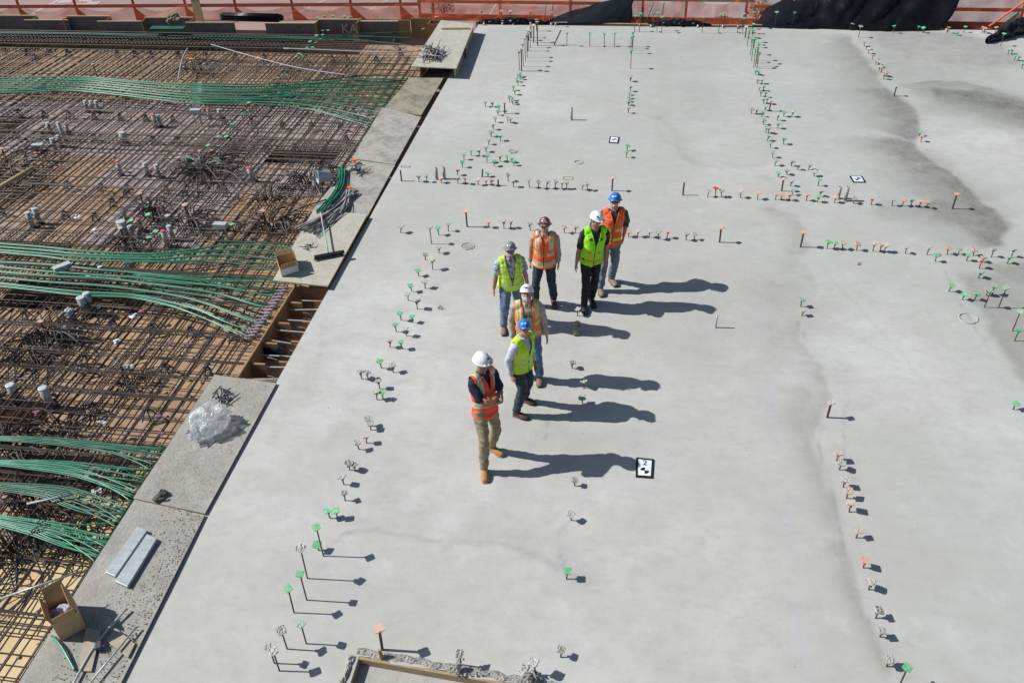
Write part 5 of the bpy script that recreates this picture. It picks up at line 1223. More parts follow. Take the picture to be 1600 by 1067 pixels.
for desc, L_ in byrow.items():
    k = L_[0][1]
    L_ = sorted(L_, key=(lambda p_: p_[2]) if k == 'x' else (lambda p_: -p_[3]))
    for i, (d_, k_, bx_, by_, ty, c, z) in enumerate(L_):
        lab = "%s pin, %s from the %s in the %s" % (CW[c] + "-capped" if c != 'n' else "bare uncapped dark", nth(i + 1), "left" if k == 'x' else "front", desc)
        pin(bx_, by_, ty, c, z, lab, "pins in the " + desc, thick=(c in 'op' and (by_ - ty) > 14))
# leaning dark bar near the far edge, pipes in the slab
o = MB().tube([(0, 0, 0), (.20, .02, .42)], .018, 8).build("leaning_bar", MT['rod'], None, loc=G(865.5, 71, 0)); tag(o, "dark bar leaning to the right near the far slab edge", "steel bar")
def spipe(bx_, by_, ty, rad, lab, m_='grey'):
    g = G(bx_, by_, 0); h = HT(bx_, by_, ty); t_ = thing("slab_pipe", lab, "pipe", g); 
    MB().lathe([(rad, -.02), (rad, h), (rad * .8, h), (rad * .8, h - .03)], 16).build("pipe_tube", MT[m_], t_, True)
    m2 = MB(); rq = random.Random(int(bx_)); m2.lathe([(rad * 1.9 * rq.uniform(.9, 1.1), -.002), (rad * 1.5, .010), (rad * 1.02, .018)], 12); m2.build("mortar_collar", MT['mortar'], t_, True)
spipe(682.5, 280, 262, .032, "left one of the grey pipe pair at the slab's left")
spipe(694.5, 280, 261, .032, "right one of the grey pipe pair at the slab's left")
spipe(893, 188, 168, .026, "lone short grey pipe above the small survey target")
spipe(1309, 310.5, 292, .036, "left one of the grey pipe pair under the skewed survey target")
spipe(1320, 314, 292, .036, "right one of the grey pipe pair under the skewed survey target")
spipe(1118, 512, 491, .014, "thin pale tube with a curved shadow, right of the workers", 'pvc')
# mortar-crusted lumps: on the dark-sided stub near the workers, and round stakes at the box
MT['dgrn'] = mat("green_grey_crust", (.13, .15, .12), .9, 0, (.25, .25, .22), 25, bump=.6)
t_ = thing("crusted_stub", "dark green-grey mortar-crusted stub standing in a worker's shadow", "pipe stub", G(901, 521, 0))
o = MB(); o.tube([(0, -.03, 0), (0, 0, .12), (.005, .0, .20)], [.062, .05, .045], 12); o.build("stub", MT['dgrn'], t_, True); MB().lathe([(.04, .19), (.06, .205), (.03, .23)], 10, (.005, 0, 0)).build("knob", MT['mortar'], t_, True)
for (a, b, s_, lab) in ((597, 1028, .04, "splintered wood stake at the sunken box corner"), (718, 1048, .05, "mortar-crusted stake standing on the sunken box edge"), (828, 1064, .06, "heap of mortar clods at the bottom edge")):
    rq = random.Random(a); m_ = MB(); m_.tube([(0, 0, -.05), (rq.uniform(-.02, .02), .01, .14)], [s_ * .7, s_ * .5], 7)
    if a != 597:
        for k in range(46): c = Vector((rq.gauss(0, s_), rq.gauss(0, s_ * .8), rq.uniform(0, .16))); e = rq.uniform(.008, .02); m_.box(c, (e, e, e), rq.uniform(0, 3))
    o = m_.build("mortar_stake", MT['mortar'] if a != 597 else MT['lumber'], None, loc=G(a, b, 0)); tag(o, lab, "stake")
o = MB().tube([(0, 0, 0), (.01, .01, .06), (.05, .02, .14), (.06, .02, .17)], [.014, .014, .015, .018], 8).build("bent_tube", MT['pvc'], None, True, G(817, 1058, .0)); tag(o, "short bent pale tube by the mortar clods at the bottom edge", "tube")
# pink and white tube stubs along the far edge
MT['pinkstub'] = mat("pink_white_stub", (.62, .33, .30), .6, 0, (.62, .58, .55), 30)
for i, (a, b) in enumerate([(756, 40), (785, 39.5), (802, 39.5), (829, 39), (861, 40), (868, 40), (1000, 40.5), (1017, 43), (1027, 37), (1090, 43.5), (1129, 44), (1153, 44), (1210, 40), (1237, 41), (1280, 41), (1303, 45), (1320, 44), (1393, 47), (1431, 48), (1478, 49), (1536, 50)]):
    o = MB().tube([(0, 0, 0), (.01, 0, .07)], [.035, .028], 8).build("tube_stub", MT['pinkstub'], None, True, G(a, b, 0)); tag(o, "stubby pink-white tube end on the far slab edge, %s from the left" % nth(i + 1), "tube stub", "tube stubs on the far slab edge")
# a few capped pins stand in the reinforcement mat too
def mats(desc, key, ox, oy, data):
    L_ = []
    for ent in data.split():
        q_ = ent.split(','); L_.append((float(q_[0]) / 4 + ox, float(q_[1]) / 4 + oy, float(q_[2]) / 4 + oy, q_[3]))
    return L_
MP = mats("", 'y', 0, 0, "605,475,398,o 1215,450,365,o 50,1020,925,o 1140,1060,980,o 1265,1020,940,o 1330,1010,940,o 1370,1050,985,o 1520,745,710,g 1570,720,640,g 1570,750,712,g 1450,800,775,g 1375,905,848,g 1430,915,850,g 1320,960,905,g 1380,965,910,g 1540,720,680,g 738,1066,1015,R")
MP += mats("", 'y', 400, 0, "390,145,108,g 435,140,98,g 487,150,98,g 490,160,115,g 560,140,100,g 583,150,105,g 595,150,103,g 655,160,118,g 785,165,115,g 460,250,188,g 425,250,190,g 425,270,218,g 388,275,220,g 413,290,242,g 348,305,258,g 385,310,265,g 320,340,298,g 358,345,295,g 280,385,335,g 260,400,352,g 322,380,340,g 300,395,352,g 220,440,402,g 243,455,418,g 190,470,430,g 152,505,468,g 133,520,487,g 195,510,465,g 150,560,518,g 75,590,538,g 85,600,562,g 150,625,580,g 5,700,655,g 65,650,600,g 12,650,605,g 1130,165,105,o 1052,240,180,w 40,350,240,o")
MP = [m_ for m_ in MP if not (m_[0] == 410 and m_[1] < 100)]
MP += mats("", 'y', 0, 267, "905,240,135,o 1185,320,205,o 790,465,350,o 300,1050,935,o 942,300,218,g 950,350,268,g 1000,450,372,g 960,500,410,g 845,490,438,g 885,480,440,g 838,370,308,g 1075,385,275,p 1470,410,330,g 1395,450,402,g 1310,960,955,n")[:14]
MP += mats("", 'y', 400, 0, "") + [(416.5 + 0, 355, 328, 'o')]
MP.sort(key=lambda q_: -q_[1])
for i, (a, b, c, k_) in enumerate(MP):
    z = -.30; pin(a, b, c, k_, z, "%s pin in the reinforcing mat, %s from the front of those there" % (CW[k_] + "-capped", nth(i + 1)), "capped pins standing in the reinforcing mat", thick=k_ == 'o')
# ================================================================ PEOPLE
def loft(mb, pts, rl, rf, lat, n=16, seg=2):
    """closed tube with elliptical rings; lat = sideways axis of the ellipse"""
    P_ = [Vector(p_) for p_ in pts]; k = len(P_); rings = []
    for i in range((k - 1) * seg + 1):
        a = min(i // seg, k - 2); f = i / seg - a; p_ = P_[a].lerp(P_[a + 1], f); ra = rl[a] * (1 - f) + rl[a + 1] * f; rb = rf[a] * (1 - f) + rf[a + 1] * f
        t = (P_[min(a + 1, k - 1)] - P_[a]).normalized()
        l_ = lat - t * lat.dot(t)
        if l_.length < .1: l_ = Vector((0, 0, 1)) - t * t.z
        l_.normalize(); f_ = t.cross(l_); rings.append((p_, l_, f_, ra, rb, t))
    # rounded ends
    p_, l_, f_, ra, rb, t = rings[0]; rings = [(p_ - t * min(ra, rb) * .55, l_, f_, ra * .6, rb * .6, t)] + rings
    p_, l_, f_, ra, rb, t = rings[-1]; rings.append((p_ + t * min(ra, rb) * .55, l_, f_, ra * .6, rb * .6, t))
    vs = [p_ + l_ * math.cos(2 * math.pi * j / n) * ra + f_ * math.sin(2 * math.pi * j / n) * rb for p_, l_, f_, ra, rb, t in rings for j in range(n)]
    m = len(rings); fs = [(i * n + j, i * n + (j + 1) % n, (i + 1) * n + (j + 1) % n, (i + 1) * n + j) for i in range(m - 1) for j in range(n)]
    fs += [tuple(reversed(range(n))), tuple((m - 1) * n + j for j in range(n))]; mb.add(vs, fs)
def ell(mb, c, ax, r, n=14):
    """ellipsoid; ax = 3x3 matrix of axes"""
    vs = []; fs = []; h = n // 2 + 1
    for i in range(1, h):
        th = math.pi * i / h
        for j in range(n):
            ph = 2 * math.pi * j / n; vs.append(Vector(c) + ax @ Vector((r[0] * math.sin(th) * math.cos(ph), r[1] * math.sin(th) * math.sin(ph), r[2] * math.cos(th))))
    k = len(vs); vs += [Vector(c) + ax @ Vector((0, 0, r[2])), Vector(c) - ax @ Vector((0, 0, r[2]))]
    for i in range(h - 2):
        for j in range(n): fs.append((i * n + j, (i + 1) * n + j, (i + 1) * n + (j + 1) % n, i * n + (j + 1) % n))
    for j in range(n): fs.append((k, j, (j + 1) % n)); fs.append((k + 1, (h - 2) * n + (j + 1) % n, (h - 2) * n + j))
    mb.add(vs, fs)
def fuse(mb, name, mats, voxel, parent, smooth=3, wrinkle=0.0, wsc=9.0, seed=0, cut=None, paint=None, solid=0.0):
    """join overlapping volumes into one continuous skin"""
    bm = bmesh.new(); me_ = mb.mesh("tmp", []); bm.from_mesh(me_); bmesh.ops.recalc_face_normals(bm, faces=bm.faces); bm.to_mesh(me_); bm.free()
    tmp = bpy.data.objects.new("tmp", me_); col.objects.link(tmp)
    rm = tmp.modifiers.new("r", 'REMESH'); rm.mode = 'VOXEL'; rm.voxel_size = voxel; rm.use_smooth_shade = True
    if smooth: sm = tmp.modifiers.new("s", 'SMOOTH'); sm.factor = .5; sm.iterations = smooth
    bpy.context.view_layer.update(); out = bpy.data.meshes.new_from_object(tmp.evaluated_get(bpy.context.evaluated_depsgraph_get()))
    bpy.data.objects.remove(tmp); bpy.data.meshes.remove(me_)
    out.name = name
    for m_ in mats: out.materials.append(m_)
    bm = bmesh.new(); bm.from_mesh(out); bm.normal_update()
    if wrinkle:
        for v_ in bm.verts:
            q_ = v_.co; nz = noise.noise(Vector((q_.x * wsc, q_.y * wsc, q_.z * wsc * .9 + seed))) + .6 * noise.noise(Vector((q_.x * wsc * .6 + q_.z * wsc * 1.5, q_.y * wsc, q_.z * wsc * 2 + seed)))
            v_.co += v_.normal * wrinkle * nz
    if cut:
        dead = [f for f in bm.faces if cut(f.calc_center_median(), f.normal)]
        bmesh.ops.delete(bm, geom=dead, context='FACES')
    if paint:
        for f in bm.faces: f.material_index = paint(f.calc_center_median(), f.normal)
    for f in bm.faces: f.smooth = True
    bm.to_mesh(out); bm.free()
    o = bpy.data.objects.new(name, out); col.objects.link(o); o.parent = parent
    if solid: s_ = o.modifiers.new("thick", 'SOLIDIFY'); s_.thickness = solid; s_.offset = 0
    return o
def ik(a, b, l1, l2, pole):
    d = b - a; L_ = min(d.length, (l1 + l2) * .998); dn = d.normalized(); x_ = (l1 * l1 - l2 * l2 + L_ * L_) / (2 * L_); h = math.sqrt(max(0, l1 * l1 - x_ * x_))
    p_ = pole - dn * pole.dot(dn); p_.normalize(); return a + dn * x_ + p_ * h, a + dn * L_
def cloth(name, c, c2=None, rough=.85, sc=10, **k): return mat(name, c, rough, 0, c2 or tuple(v_ * .7 for v_ in c), sc, 5, bump=.25, bscale=120, **k)
REFL = mat("reflective_tape", (.34, .37, .38), .45, .2, (.44, .47, .48), 15); LIME = cloth("lime_fabric", (.34, .85, .02), (.28, .76, .02)); ORNG = cloth("orange_fabric", (.93, .165, .045), (.84, .12, .035)); LIME2 = cloth("yellow_lime_fabric", (.55, .85, .02), (.5, .76, .03))
YEL = cloth("yellow_tape", (.85, .80, .03), (.75, .7, .04)); ORT = cloth("orange_tape", (.85, .24, .05), (.8, .2, .05)); LTRIM = cloth("lime_trim", (.6, .75, .16), (.5, .7, .15)); ZIP = mat("zip", (.05, .04, .04), .6)
def skin(n_, c): return mat(n_, c, .55, 0, tuple(v_ * .86 for v_ in c), 9, 4)
EYEW = mat("eye_white", (.6, .58, .55), .3); EYED = mat("iris", (.04, .025, .02), .2); TEETH = mat("teeth", (.75, .73, .68), .3); LIPS = mat("lips", (.34, .13, .10), .5); GLASS = mat("dark_lens", (.01, .01, .012), .12)
def helmet(t_, C, hm, colr, kind, s, seed=0):
    m_ = MB(); n, h = 28, 9; R0 = Vector((.106, .132, .112)) * s; base = Vector((0, -.004, .050)) * s
    for i in range(h + 1):
        th = (math.pi / 2) * (1 - i / h)
        for j in range(n):
            ph = 2 * math.pi * j / n; u_ = Vector((R0.x * math.cos(ph) * math.sin(th), R0.y * math.sin(ph) * math.sin(th), R0.z * math.cos(th)))
            x_ = u_.x / R0.x; rg = max(math.exp(-(x_ / .10) ** 2), .75 * math.exp(-((abs(x_) - .36) / .07) ** 2)) * math.sin(th * .9 + .15) if kind != 'climb' else .4 * math.exp(-((abs(x_) - .3) / .1) ** 2)
            m_.v.append(tuple(C + hm @ (base + u_ * (1 + .055 * rg * (.3 + math.cos(th))))))
    m_.f = [(i * n + j, (i + 1) * n + j, (i + 1) * n + (j + 1) % n, i * n + (j + 1) % n) for i in range(h) for j in range(n)]; m_.f = [tuple(reversed(f)) for f in m_.f]
    m_.f.append(tuple(h * n + j for j in range(n)) if False else tuple(range(n * 0 + h * n, h * n + n)) ); m_.m = [0] * len(m_.f)
    # i=0 is the rim
    rim = []; K = len(m_.v)
    for ring in range(3):
        for j in range(n):
            ph = 2 * math.pi * j / n; fr = max(0, math.sin(ph))
            if kind == 'full': ext = .024 + .016 * fr ** 2
            elif kind == 'cap': ext = .006 + .055 * fr ** 3
            else: ext = .006 + .022 * fr ** 4
            e = (0, 1, 1)[ring]; dz = (0, -.010 if kind == 'full' else -.008, -.016)[ring]
            m_.v.append(tuple(C + hm @ (base + Vector(((R0.x + ext * e * s) * math.cos(ph), (R0.y + ext * e * s) * math.sin(ph), dz * s)))))
    for a in range(2):
        for j in range(n): m_.f.append((K + a * n + j, K + (a + 1) * n + j, K + (a + 1) * n + (j + 1) % n, K + a * n + (j + 1) % n)); m_.m.append(0)
    for j in range(n): m_.f.append((K + 2 * n + j, K + j, K + (j + 1) % n, K + 2 * n + (j + 1) % n)); m_.m.append(0)
    o = m_.build("hard_hat", colr, t_, True)
    bm = bmesh.new(); bm.from_mesh(o.data); bmesh.ops.remove_doubles(bm, verts=bm.verts, dist=.0004); bmesh.ops.recalc_face_normals(bm, faces=bm.faces); bm.to_mesh(o.data); bm.free()
    return o, base, R0
def person(spec):
    s = spec['s']; yaw = R(spec['yaw']); sy = R(spec.get('syaw', spec['yaw'])); F_ = Vector((math.sin(yaw), -math.cos(yaw), 0)); L_ = Vector((math.cos(yaw), math.sin(yaw), 0))
    F2 = Vector((math.sin(sy), -math.cos(sy), 0)); L2 = Vector((math.cos(sy), math.sin(sy), 0)); UP = Vector((0, 0, 1))
    fl, fr = G(*spec['fl'], .0), G(*spec['fr'], .0); mid = (fl + fr) / 2
    t_ = thing("person", spec['label'], "person", mid, 0, "workers standing on the slab")
    fl -= mid; fr -= mid
    hz = spec.get('hz', 1.655 * s); C = G(*spec['head'], hz) - mid
    fat = spec.get('fat', 1.0)
    pel = Vector((C.x * .3, C.y * .3, .945 * s - .25 * min(.4, (fl - fr).length - .2) * .30)) + F_ * spec.get('pf', 0) + L_ * spec.get('pl', 0)
    neck = Vector((C.x, C.y, 0)) * .9 + pel.xy.to_3d() * .1; neck = neck - F2 * .025 * s; neck.z = hz - .165 * s
    ax = neck - pel
    def at(h, u_=0, v_=0): return pel + ax * h + L2.lerp(L_, max(0, 1 - h * 1.6)) * u_ + F2 * v_
    b = .6 * s   # torso length unit
    tors = [(-.13, .11, .095), (0, .160, .118), (.14, .155, .115), (.30, .148, .110), (.50, .160, .118), (.72, .175, .118), (.86, .165, .10), (.96, .10, .075), (1.04, .058, .058)]
    belly = spec.get('belly', 0)
    def torso(mb, off, h0=-.2, h1=2, k=1.0, drop=0):
        T = [q_ for q_ in tors if h0 <= q_[0] <= h1]
        loft(mb, [at(q_[0], 0, belly * .5 * math.exp(-((q_[0] - .25) / .22) ** 2)) for q_ in T], [(q_[1] * fat * s * k + off) for q_ in T], [(q_[2] * fat * s * k + off + belly * .5 * math.exp(-((q_[0] - .25) / .22) ** 2)) for q_ in T], L2, 20, 3)
    shL, shR = at(.86, .178 * s * fat ** .5), at(.86, -.178 * s * fat ** .5)
    def loc_(q_): return pel + L2 * q_[0] * s + F2 * q_[1] * s + UP * (q_[2] * s - .925 * s)
    arms = []
    for side, sh in ((1, shL), (-1, shR)):
        sp = spec['armL' if side > 0 else 'armR']; wr = loc_(sp['w']); pole = L2 * sp.get('pole', (.4 * side, -.6, -.3))[0] + F2 * sp.get('pole', (.4 * side, -.6, -.3))[1] + UP * sp.get('pole', (.4 * side, -.6, -.3))[2]
        el, wr = ik(sh, wr, .285 * s, .25 * s, pole); arms.append((side, sh, el, wr, sp))
    legs = []
    for side, ft, toe in ((1, fl, spec['toel']), (-1, fr, spec['toer'])):
        hip = pel + L_ * side * .085 * s; an = ft + UP * .10 * s; td = Vector((math.sin(R(toe)), -math.cos(R(toe)), 0))
        kn, an2 = ik(hip, an, .43 * s, .43 * s, td + F_ * .5); legs.append((side, hip, kn, an, td, ft))
    # ---- body: one continuous skin
    mb = MB(); torso(mb, -.012)
    hy, hp, hr = R(spec['hyaw']), R(spec.get('hpitch', 0)), R(spec.get('hroll', 0))
    # head frame: x = person's left, y = forward, z = up  (left-handed pairs avoided by building from yaw)
    fw = Vector((math.sin(hy), -math.cos(hy), 0)); lt = Vector((math.cos(hy), math.sin(hy), 0)); fw2 = fw * math.cos(hp) + UP * math.sin(hp); up2 = UP * math.cos(hp) - fw * math.sin(hp)
    lt2 = lt * math.cos(hr) + up2 * math.sin(hr); up3 = up2 * math.cos(hr) - lt * math.sin(hr)
    hm = Matrix((lt2, fw2, up3)).transposed(); hm = hm * .90
    def hd(x_, y_, z_): return C + hm @ (Vector((x_, y_, z_)) * s)
    ell(mb, hd(0, -.012, .022), hm, (.074 * s, .094 * s, .098 * s), 20)
    loft(mb, [hd(0, .02, .01), hd(0, .035, -.055), hd(0, .045, -.098)], [.056 * s, .049 * s, .025 * s], [.052 * s, .043 * s, .023 * s], lt2, 16, 2)
    loft(mb, [hd(0, .083, .022), hd(0, .098, -.012), hd(0, .108, -.028)], [.009 * s, .012 * s, .016 * s], [.011 * s, .013 * s, .011 * s], lt2, 10, 1)
    loft(mb, [hd(-.04, .074, .034), hd(0, .084, .036), hd(.04, .074, .034)], [.012 * s] * 3, [.010 * s] * 3, up3, 8, 1)
    for sx in (-1, 1): ell(mb, hd(sx * .078, -.008, -.004), hm, (.012 * s, .020 * s, .032 * s), 10); ell(mb, hd(sx * .036, .066, -.018), hm, (.020 * s, .018 * s, .018 * s), 10)
    loft(mb, [neck - UP * .05 * s, (neck + C) / 2 - fw * .012, C - up3 * .045 * s - fw * .012], [.066 * s * fat ** .5, .060 * s * fat ** .5, .056 * s], [.066 * s, .060 * s, .056 * s], L2, 14, 2)
    for side, sh, el, wr, sp in arms:
        loft(mb, [at(.90, side * .09 * s), sh], [.05 * s] * 2, [.05 * s] * 2, F2, 12, 1)
        um = sh.lerp(el, .45); fm = el.lerp(wr, .35)
        loft(mb, [sh, um, el, fm, wr], [.052 * s, .048 * s, .039 * s, .041 * s, .027 * s], [.052 * s, .050 * s, .040 * s, .043 * s, .023 * s], L2, 14, 2)
        # hand: palm, four fingers of different length, thumb from the side of the palm
        hdv = sp.get('hd'); hdv = (L2 * hdv[0] + F2 * hdv[1] + UP * hdv[2]).normalized() if hdv else (wr - el).normalized()
        pn = sp.get('pn', (-side, 0, 0)); pn = L2 * pn[0] + F2 * pn[1] + UP * pn[2]; pn = (pn - hdv * pn.dot(hdv)).normalized()   # palm faces
        ac = sp.get('th', 1) * pn.cross(hdv).normalized() * side
        if ac.dot(F2) < 0 and sp.get('thf', True): ac = -ac
        pc = wr + hdv * .045 * s; loft(mb, [wr, pc, wr + hdv * .088 * s], [.027 * s, .040 * s, .038 * s], [.021 * s, .016 * s, .013 * s], ac, 12, 2)
        for k in range(4):
            o_ = (1.5 - k) * .0195 * s; ln = (.070, .078, .073, .058)[k] * s; cu = sp.get('curl', .35)
            r0 = wr + hdv * .080 * s + ac * o_ * 1.0; r1 = r0 + (hdv + pn * cu * .5 + ac * (1.5 - k) * .04).normalized() * ln * .45; r2 = r1 + (hdv + pn * cu * 1.4).normalized() * ln * .32; r3 = r2 + (hdv + pn * cu * 2.4).normalized() * ln * .26
            loft(mb, [r0, r1, r2, r3], [.0095 * s, .009 * s, .0082 * s, .007 * s], [.0095 * s, .009 * s, .0082 * s, .007 * s], ac, 8, 1)
        r0 = wr + hdv * .022 * s + ac * .022 * s; r1 = r0 + (hdv * .6 + ac * .75 + pn * .2).normalized() * .036 * s; r2 = r1 + (hdv * .9 + ac * .25 + pn * .35).normalized() * .030 * s
        loft(mb, [r0, r1, r2], [.0125 * s, .011 * s, .0085 * s], [.0125 * s, .011 * s, .0085 * s], ac, 8, 1)
    for side, hip, kn, an, td, ft in legs:
        loft(mb, [hip, kn, kn.lerp(an, .35), an], [.078 * s, .050 * s, .050 * s, .034 * s], [.078 * s, .052 * s, .052 * s, .034 * s], L_, 14, 2)
        loft(mb, [an - td * .02 * s - UP * .04 * s, an + td * .09 * s - UP * .055 * s, an + td * .15 * s - UP * .065 * s], [.030 * s, .034 * s, .028 * s], [.032 * s, .026 * s, .018 * s], L_, 12, 1)
    SK = spec['skin']
    def skp(c, nrm):
        q_ = hm.transposed() @ (c - C) / s / .81
        return 1 if abs(q_.x) < .024 and q_.y > .055 and -.066 < q_.z < -.050 else 0
    fuse(mb, "body", [SK, LIPS], .0072, t_, 2, paint=skp)
    # ---- trousers
    tm = MB(); torso(tm, .010, -.2, .15)
    for side, hip, kn, an, td, ft in legs:
        w_ = spec.get('legw', 1.0)
        loft(tm, [hip + UP * .04 * s, hip.lerp(kn, .35), kn, kn.lerp(an, .4), an.lerp(kn, .05) ], [.102 * s * fat ** .5, .092 * s * w_, .074 * s * w_, .070 * s * w_, .064 * s * w_], [.104 * s * fat ** .5, .094 * s * w_, .076 * s * w_, .072 * s * w_, .066 * s * w_], L_, 16, 3)
        ell(tm, an + UP * .0 * s, Matrix.Identity(3), (.060 * s * w_, .060 * s * w_, .032 * s), 12)
    fuse(tm, "trousers", [spec['trous']], .0105, t_, 3, wrinkle=.015, wsc=12, seed=spec['s'] * 100)
    # ---- shirt
    sm = MB(); torso(sm, .012, -.02 if spec.get('tuck') else -.1, .9); torso(sm, .004, .8, 1.0)
    for side, sh, el, wr, sp in arms:
        loft(sm, [at(.91, side * .07 * s), sh], [.060 * s] * 2, [.060 * s] * 2, F2, 12, 1)
        if spec['sleeve'] == 'long': pts = [sh, sh.lerp(el, .5), el, el.lerp(wr, .5), el.lerp(wr, .93)]; rs = [.066, .062, .055, .050, .040]
        elif spec['sleeve'] == 'rolled': pts = [sh, sh.lerp(el, .5), el, el.lerp(wr, .35)]; rs = [.066, .062, .057, .052]
        else: pts = [sh, sh.lerp(el, .5), sh.lerp(el, .80)]; rs = [.067, .066, .063]
        loft(sm, pts, [q_ * s for q_ in rs], [q_ * s for q_ in rs], L2, 14, 3)
    fuse(sm, "shirt", [spec['shirt']], .0105, t_, 3, wrinkle=.012, wsc=12, seed=7 + spec['s'] * 50)
    # collar
    cm_ = MB(); loft(cm_, [neck - UP * .045 * s, neck + UP * .012 * s], [.082 * s, .070 * s], [.080 * s, .068 * s], L2, 18, 1)
    def ccut(c, nrm):
        q_ = c - neck; r0 = math.hypot(q_.dot(L2), q_.dot(F2)); return r0 < .055 * s or (q_.dot(F2) > .03 * s and abs(q_.dot(L2)) < .02 * s)
    if spec.get('collar', True): fuse(cm_, "collar", [spec['shirt']], .010, t_, 1, cut=ccut, solid=.006)
    # ---- vest
    V = spec['vest']; vm = MB(); off = .030
    T = [(q_[0], q_[1], q_[2]) for q_ in tors if q_[0] > -.16 and q_[0] < .9]; lo_ = V.get('low', -.08); T[0] = (lo_, .176, .138)
    loft(vm, [at(q_[0], 0, belly * .5 * math.exp(-((q_[0] - .25) / .22) ** 2)) for q_ in T], [q_[1] * fat * s + off * (1.15 if q_[0] < .3 else .9) for q_ in T], [q_[2] * fat * s + off + belly * .5 * math.exp(-((q_[0] - .25) / .22) ** 2) for q_ in T], L2, 24, 3)
    for sd_ in (-1, 1): loft(vm, [at(.93, sd_ * .085 * s, .0), at(.90, sd_ * .15 * s)], [.062 * s + .012, .060 * s + .014], [.085 * s, .080 * s], F2, 14, 1)
    def uvh(c):
        h = (c - pel).dot(ax) / ax.length_squared; q_ = c - at(h); return q_.dot(L2) / s, q_.dot(F2) / s, h
    ow = V['open']
    def wopen(h):
        (h0, w0), (h1, w1) = ow
        if h > h0: return w0
        if h < h1: return w1 if w1 > .012 else -1
        return w1 + (w0 - w1) * (h - h1) / (h0 - h1)
    def vcut(c, nrm):
        u_, v_, h = uvh(c)
        if h < lo_ - .01 and nrm.z < -.6: return True
        if math.hypot(u_, v_) < .085 and h > .88: return True
        if v_ > 0 and abs(u_) < wopen(h): return True
        if abs(u_) > .180 * fat ** .5 and .62 < h: return True
        return False
    def vpaint(c, nrm):
        u_, v_, h = uvh(c); au = abs(u_)
        for k_, (a0, a1, h0, h1, side_, mi, ed) in enumerate(V['marks']):
            if side_ == 'f' and v_ < 0: continue
            if a0 <= au <= a1 and h0 <= h <= h1:
                e_ = .011
                if ed is not None and (au - a0 < e_ and a0 > 0 or a1 - au < e_ or h - h0 < e_ * 1.6 or h1 - h < e_ * 1.6): return ed
                return mi
        if V.get('zip') and v_ > 0 and au < .007 and h < ow[0][0]: return 3
        return 0
    fuse(vm, "safety_vest", [V['col'], V['tape'], V['trim'], ZIP], .0078, t_, 2, wrinkle=.009, wsc=11, seed=3, cut=vcut, paint=vpaint, solid=.006)
    # ---- boots
    for side, hip, kn, an, td, ft in legs:
        bm_ = MB(); la = Vector((-td.y, td.x, 0)); g0 = Vector((ft.x, ft.y, 0))
        loft(bm_, [g0 + UP * .155 * s, g0 + UP * .09 * s, g0 + UP * .045 * s + td * .005], [.048 * s, .050 * s, .046 * s], [.052 * s, .056 * s, .055 * s], la, 14, 2)
        loft(bm_, [g0 - td * .035 * s + UP * .042 * s, g0 + td * .05 * s + UP * .050 * s, g0 + td * .12 * s + UP * .044 * s, g0 + td * .185 * s + UP * .036 * s], [.042 * s, .046 * s, .054 * s, .042 * s], [.040 * s, .046 * s, .040 * s, .030 * s], la, 14, 2)
        bo_ = fuse(bm_, "boot", [spec['boot']], .008, t_, 2)
        sm_ = MB(); loft(sm_, [g0 - td * .045 * s + UP * .012, g0 + td * .05 * s + UP * .012, g0 + td * .13 * s + UP * .012, g0 + td * .20 * s + UP * .014], [.044 * s, .044 * s, .056 * s, .040 * s], [.014] * 4, la, 14, 1)
        sm_.v = [(v_[0], v_[1], max(0.001, v_[2])) for v_ in sm_.v]; sm_.build("sole", spec.get('sole', MT['black']), bo_, True)
    # ---- head dress: hair, eyes, mouth, glasses, beard, hat
    hm_ = MB(); ell(hm_, hd(0, -.026, .018), hm, (.081 * s, .090 * s, .092 * s), 18)
    def hcut(c, nrm): q_ = hm.transposed() @ (c - C) / s / .81; return q_.y > .030 or q_.z < -.045 or (q_.y > -.02 and q_.z < .012)
    fuse(hm_, "hair", [spec['hair']], .009, t_, 0, cut=hcut, wrinkle=.003, wsc=60)
    if spec.get('beard'):
        b_ = MB(); loft(b_, [hd(-.060, .020, -.03), hd(-.045, .052, -.070), hd(0, .074, -.088), hd(.045, .052, -.070), hd(.060, .020, -.03)], [.016 * s, .026 * s, .030 * s, .026 * s, .016 * s], [.016 * s, .020 * s, .022 * s, .020 * s, .016 * s], up3, 10, 2)
        loft(b_, [hd(-.03, .078, -.042), hd(0, .092, -.038), hd(.03, .078, -.042)], [.008 * s] * 3, [.007 * s] * 3, up3, 8, 1)
        fuse(b_, "beard", [spec['beard']], .006, t_, 1, wrinkle=.003, wsc=70)
    if spec.get('smile'):
        m_ = MB(); loft(m_, [hd(-.022, .084, -.052), hd(0, .092, -.058), hd(.022, .084, -.052)], [.006 * s] * 3, [.005 * s] * 3, up3, 8, 2); m_.build("teeth", TEETH, t_, True)
    for sx in (-1, 1):
        m_ = MB(); ell(m_, hd(sx * .031, .076, .012), hm, (.013 * s, .008 * s, .0085 * s), 10); e_ = m_.build("eye", EYEW, t_, True)
        m_ = MB(); ell(m_, hd(sx * .031, .0825, .012), hm, (.006 * s, .004 * s, .006 * s), 8); m_.build("iris", EYED, e_, True)
    if spec.get('glasses'):
        m_ = MB()
        for sx in (-1, 1): m_.box(hd(sx * .034, .092, .012), (.050 * s, .008, .032 * s), rot=hm); m_.box(hd(sx * .070, .045, .016), (.006, .10 * s, .008), rot=hm)
        m_.box(hd(0, .096, .018), (.03 * s, .006, .008), rot=hm); m_.build("sunglasses", GLASS, t_)
    o, base, R0 = helmet(t_, C, hm, spec['hatm'], spec['hat'], s)
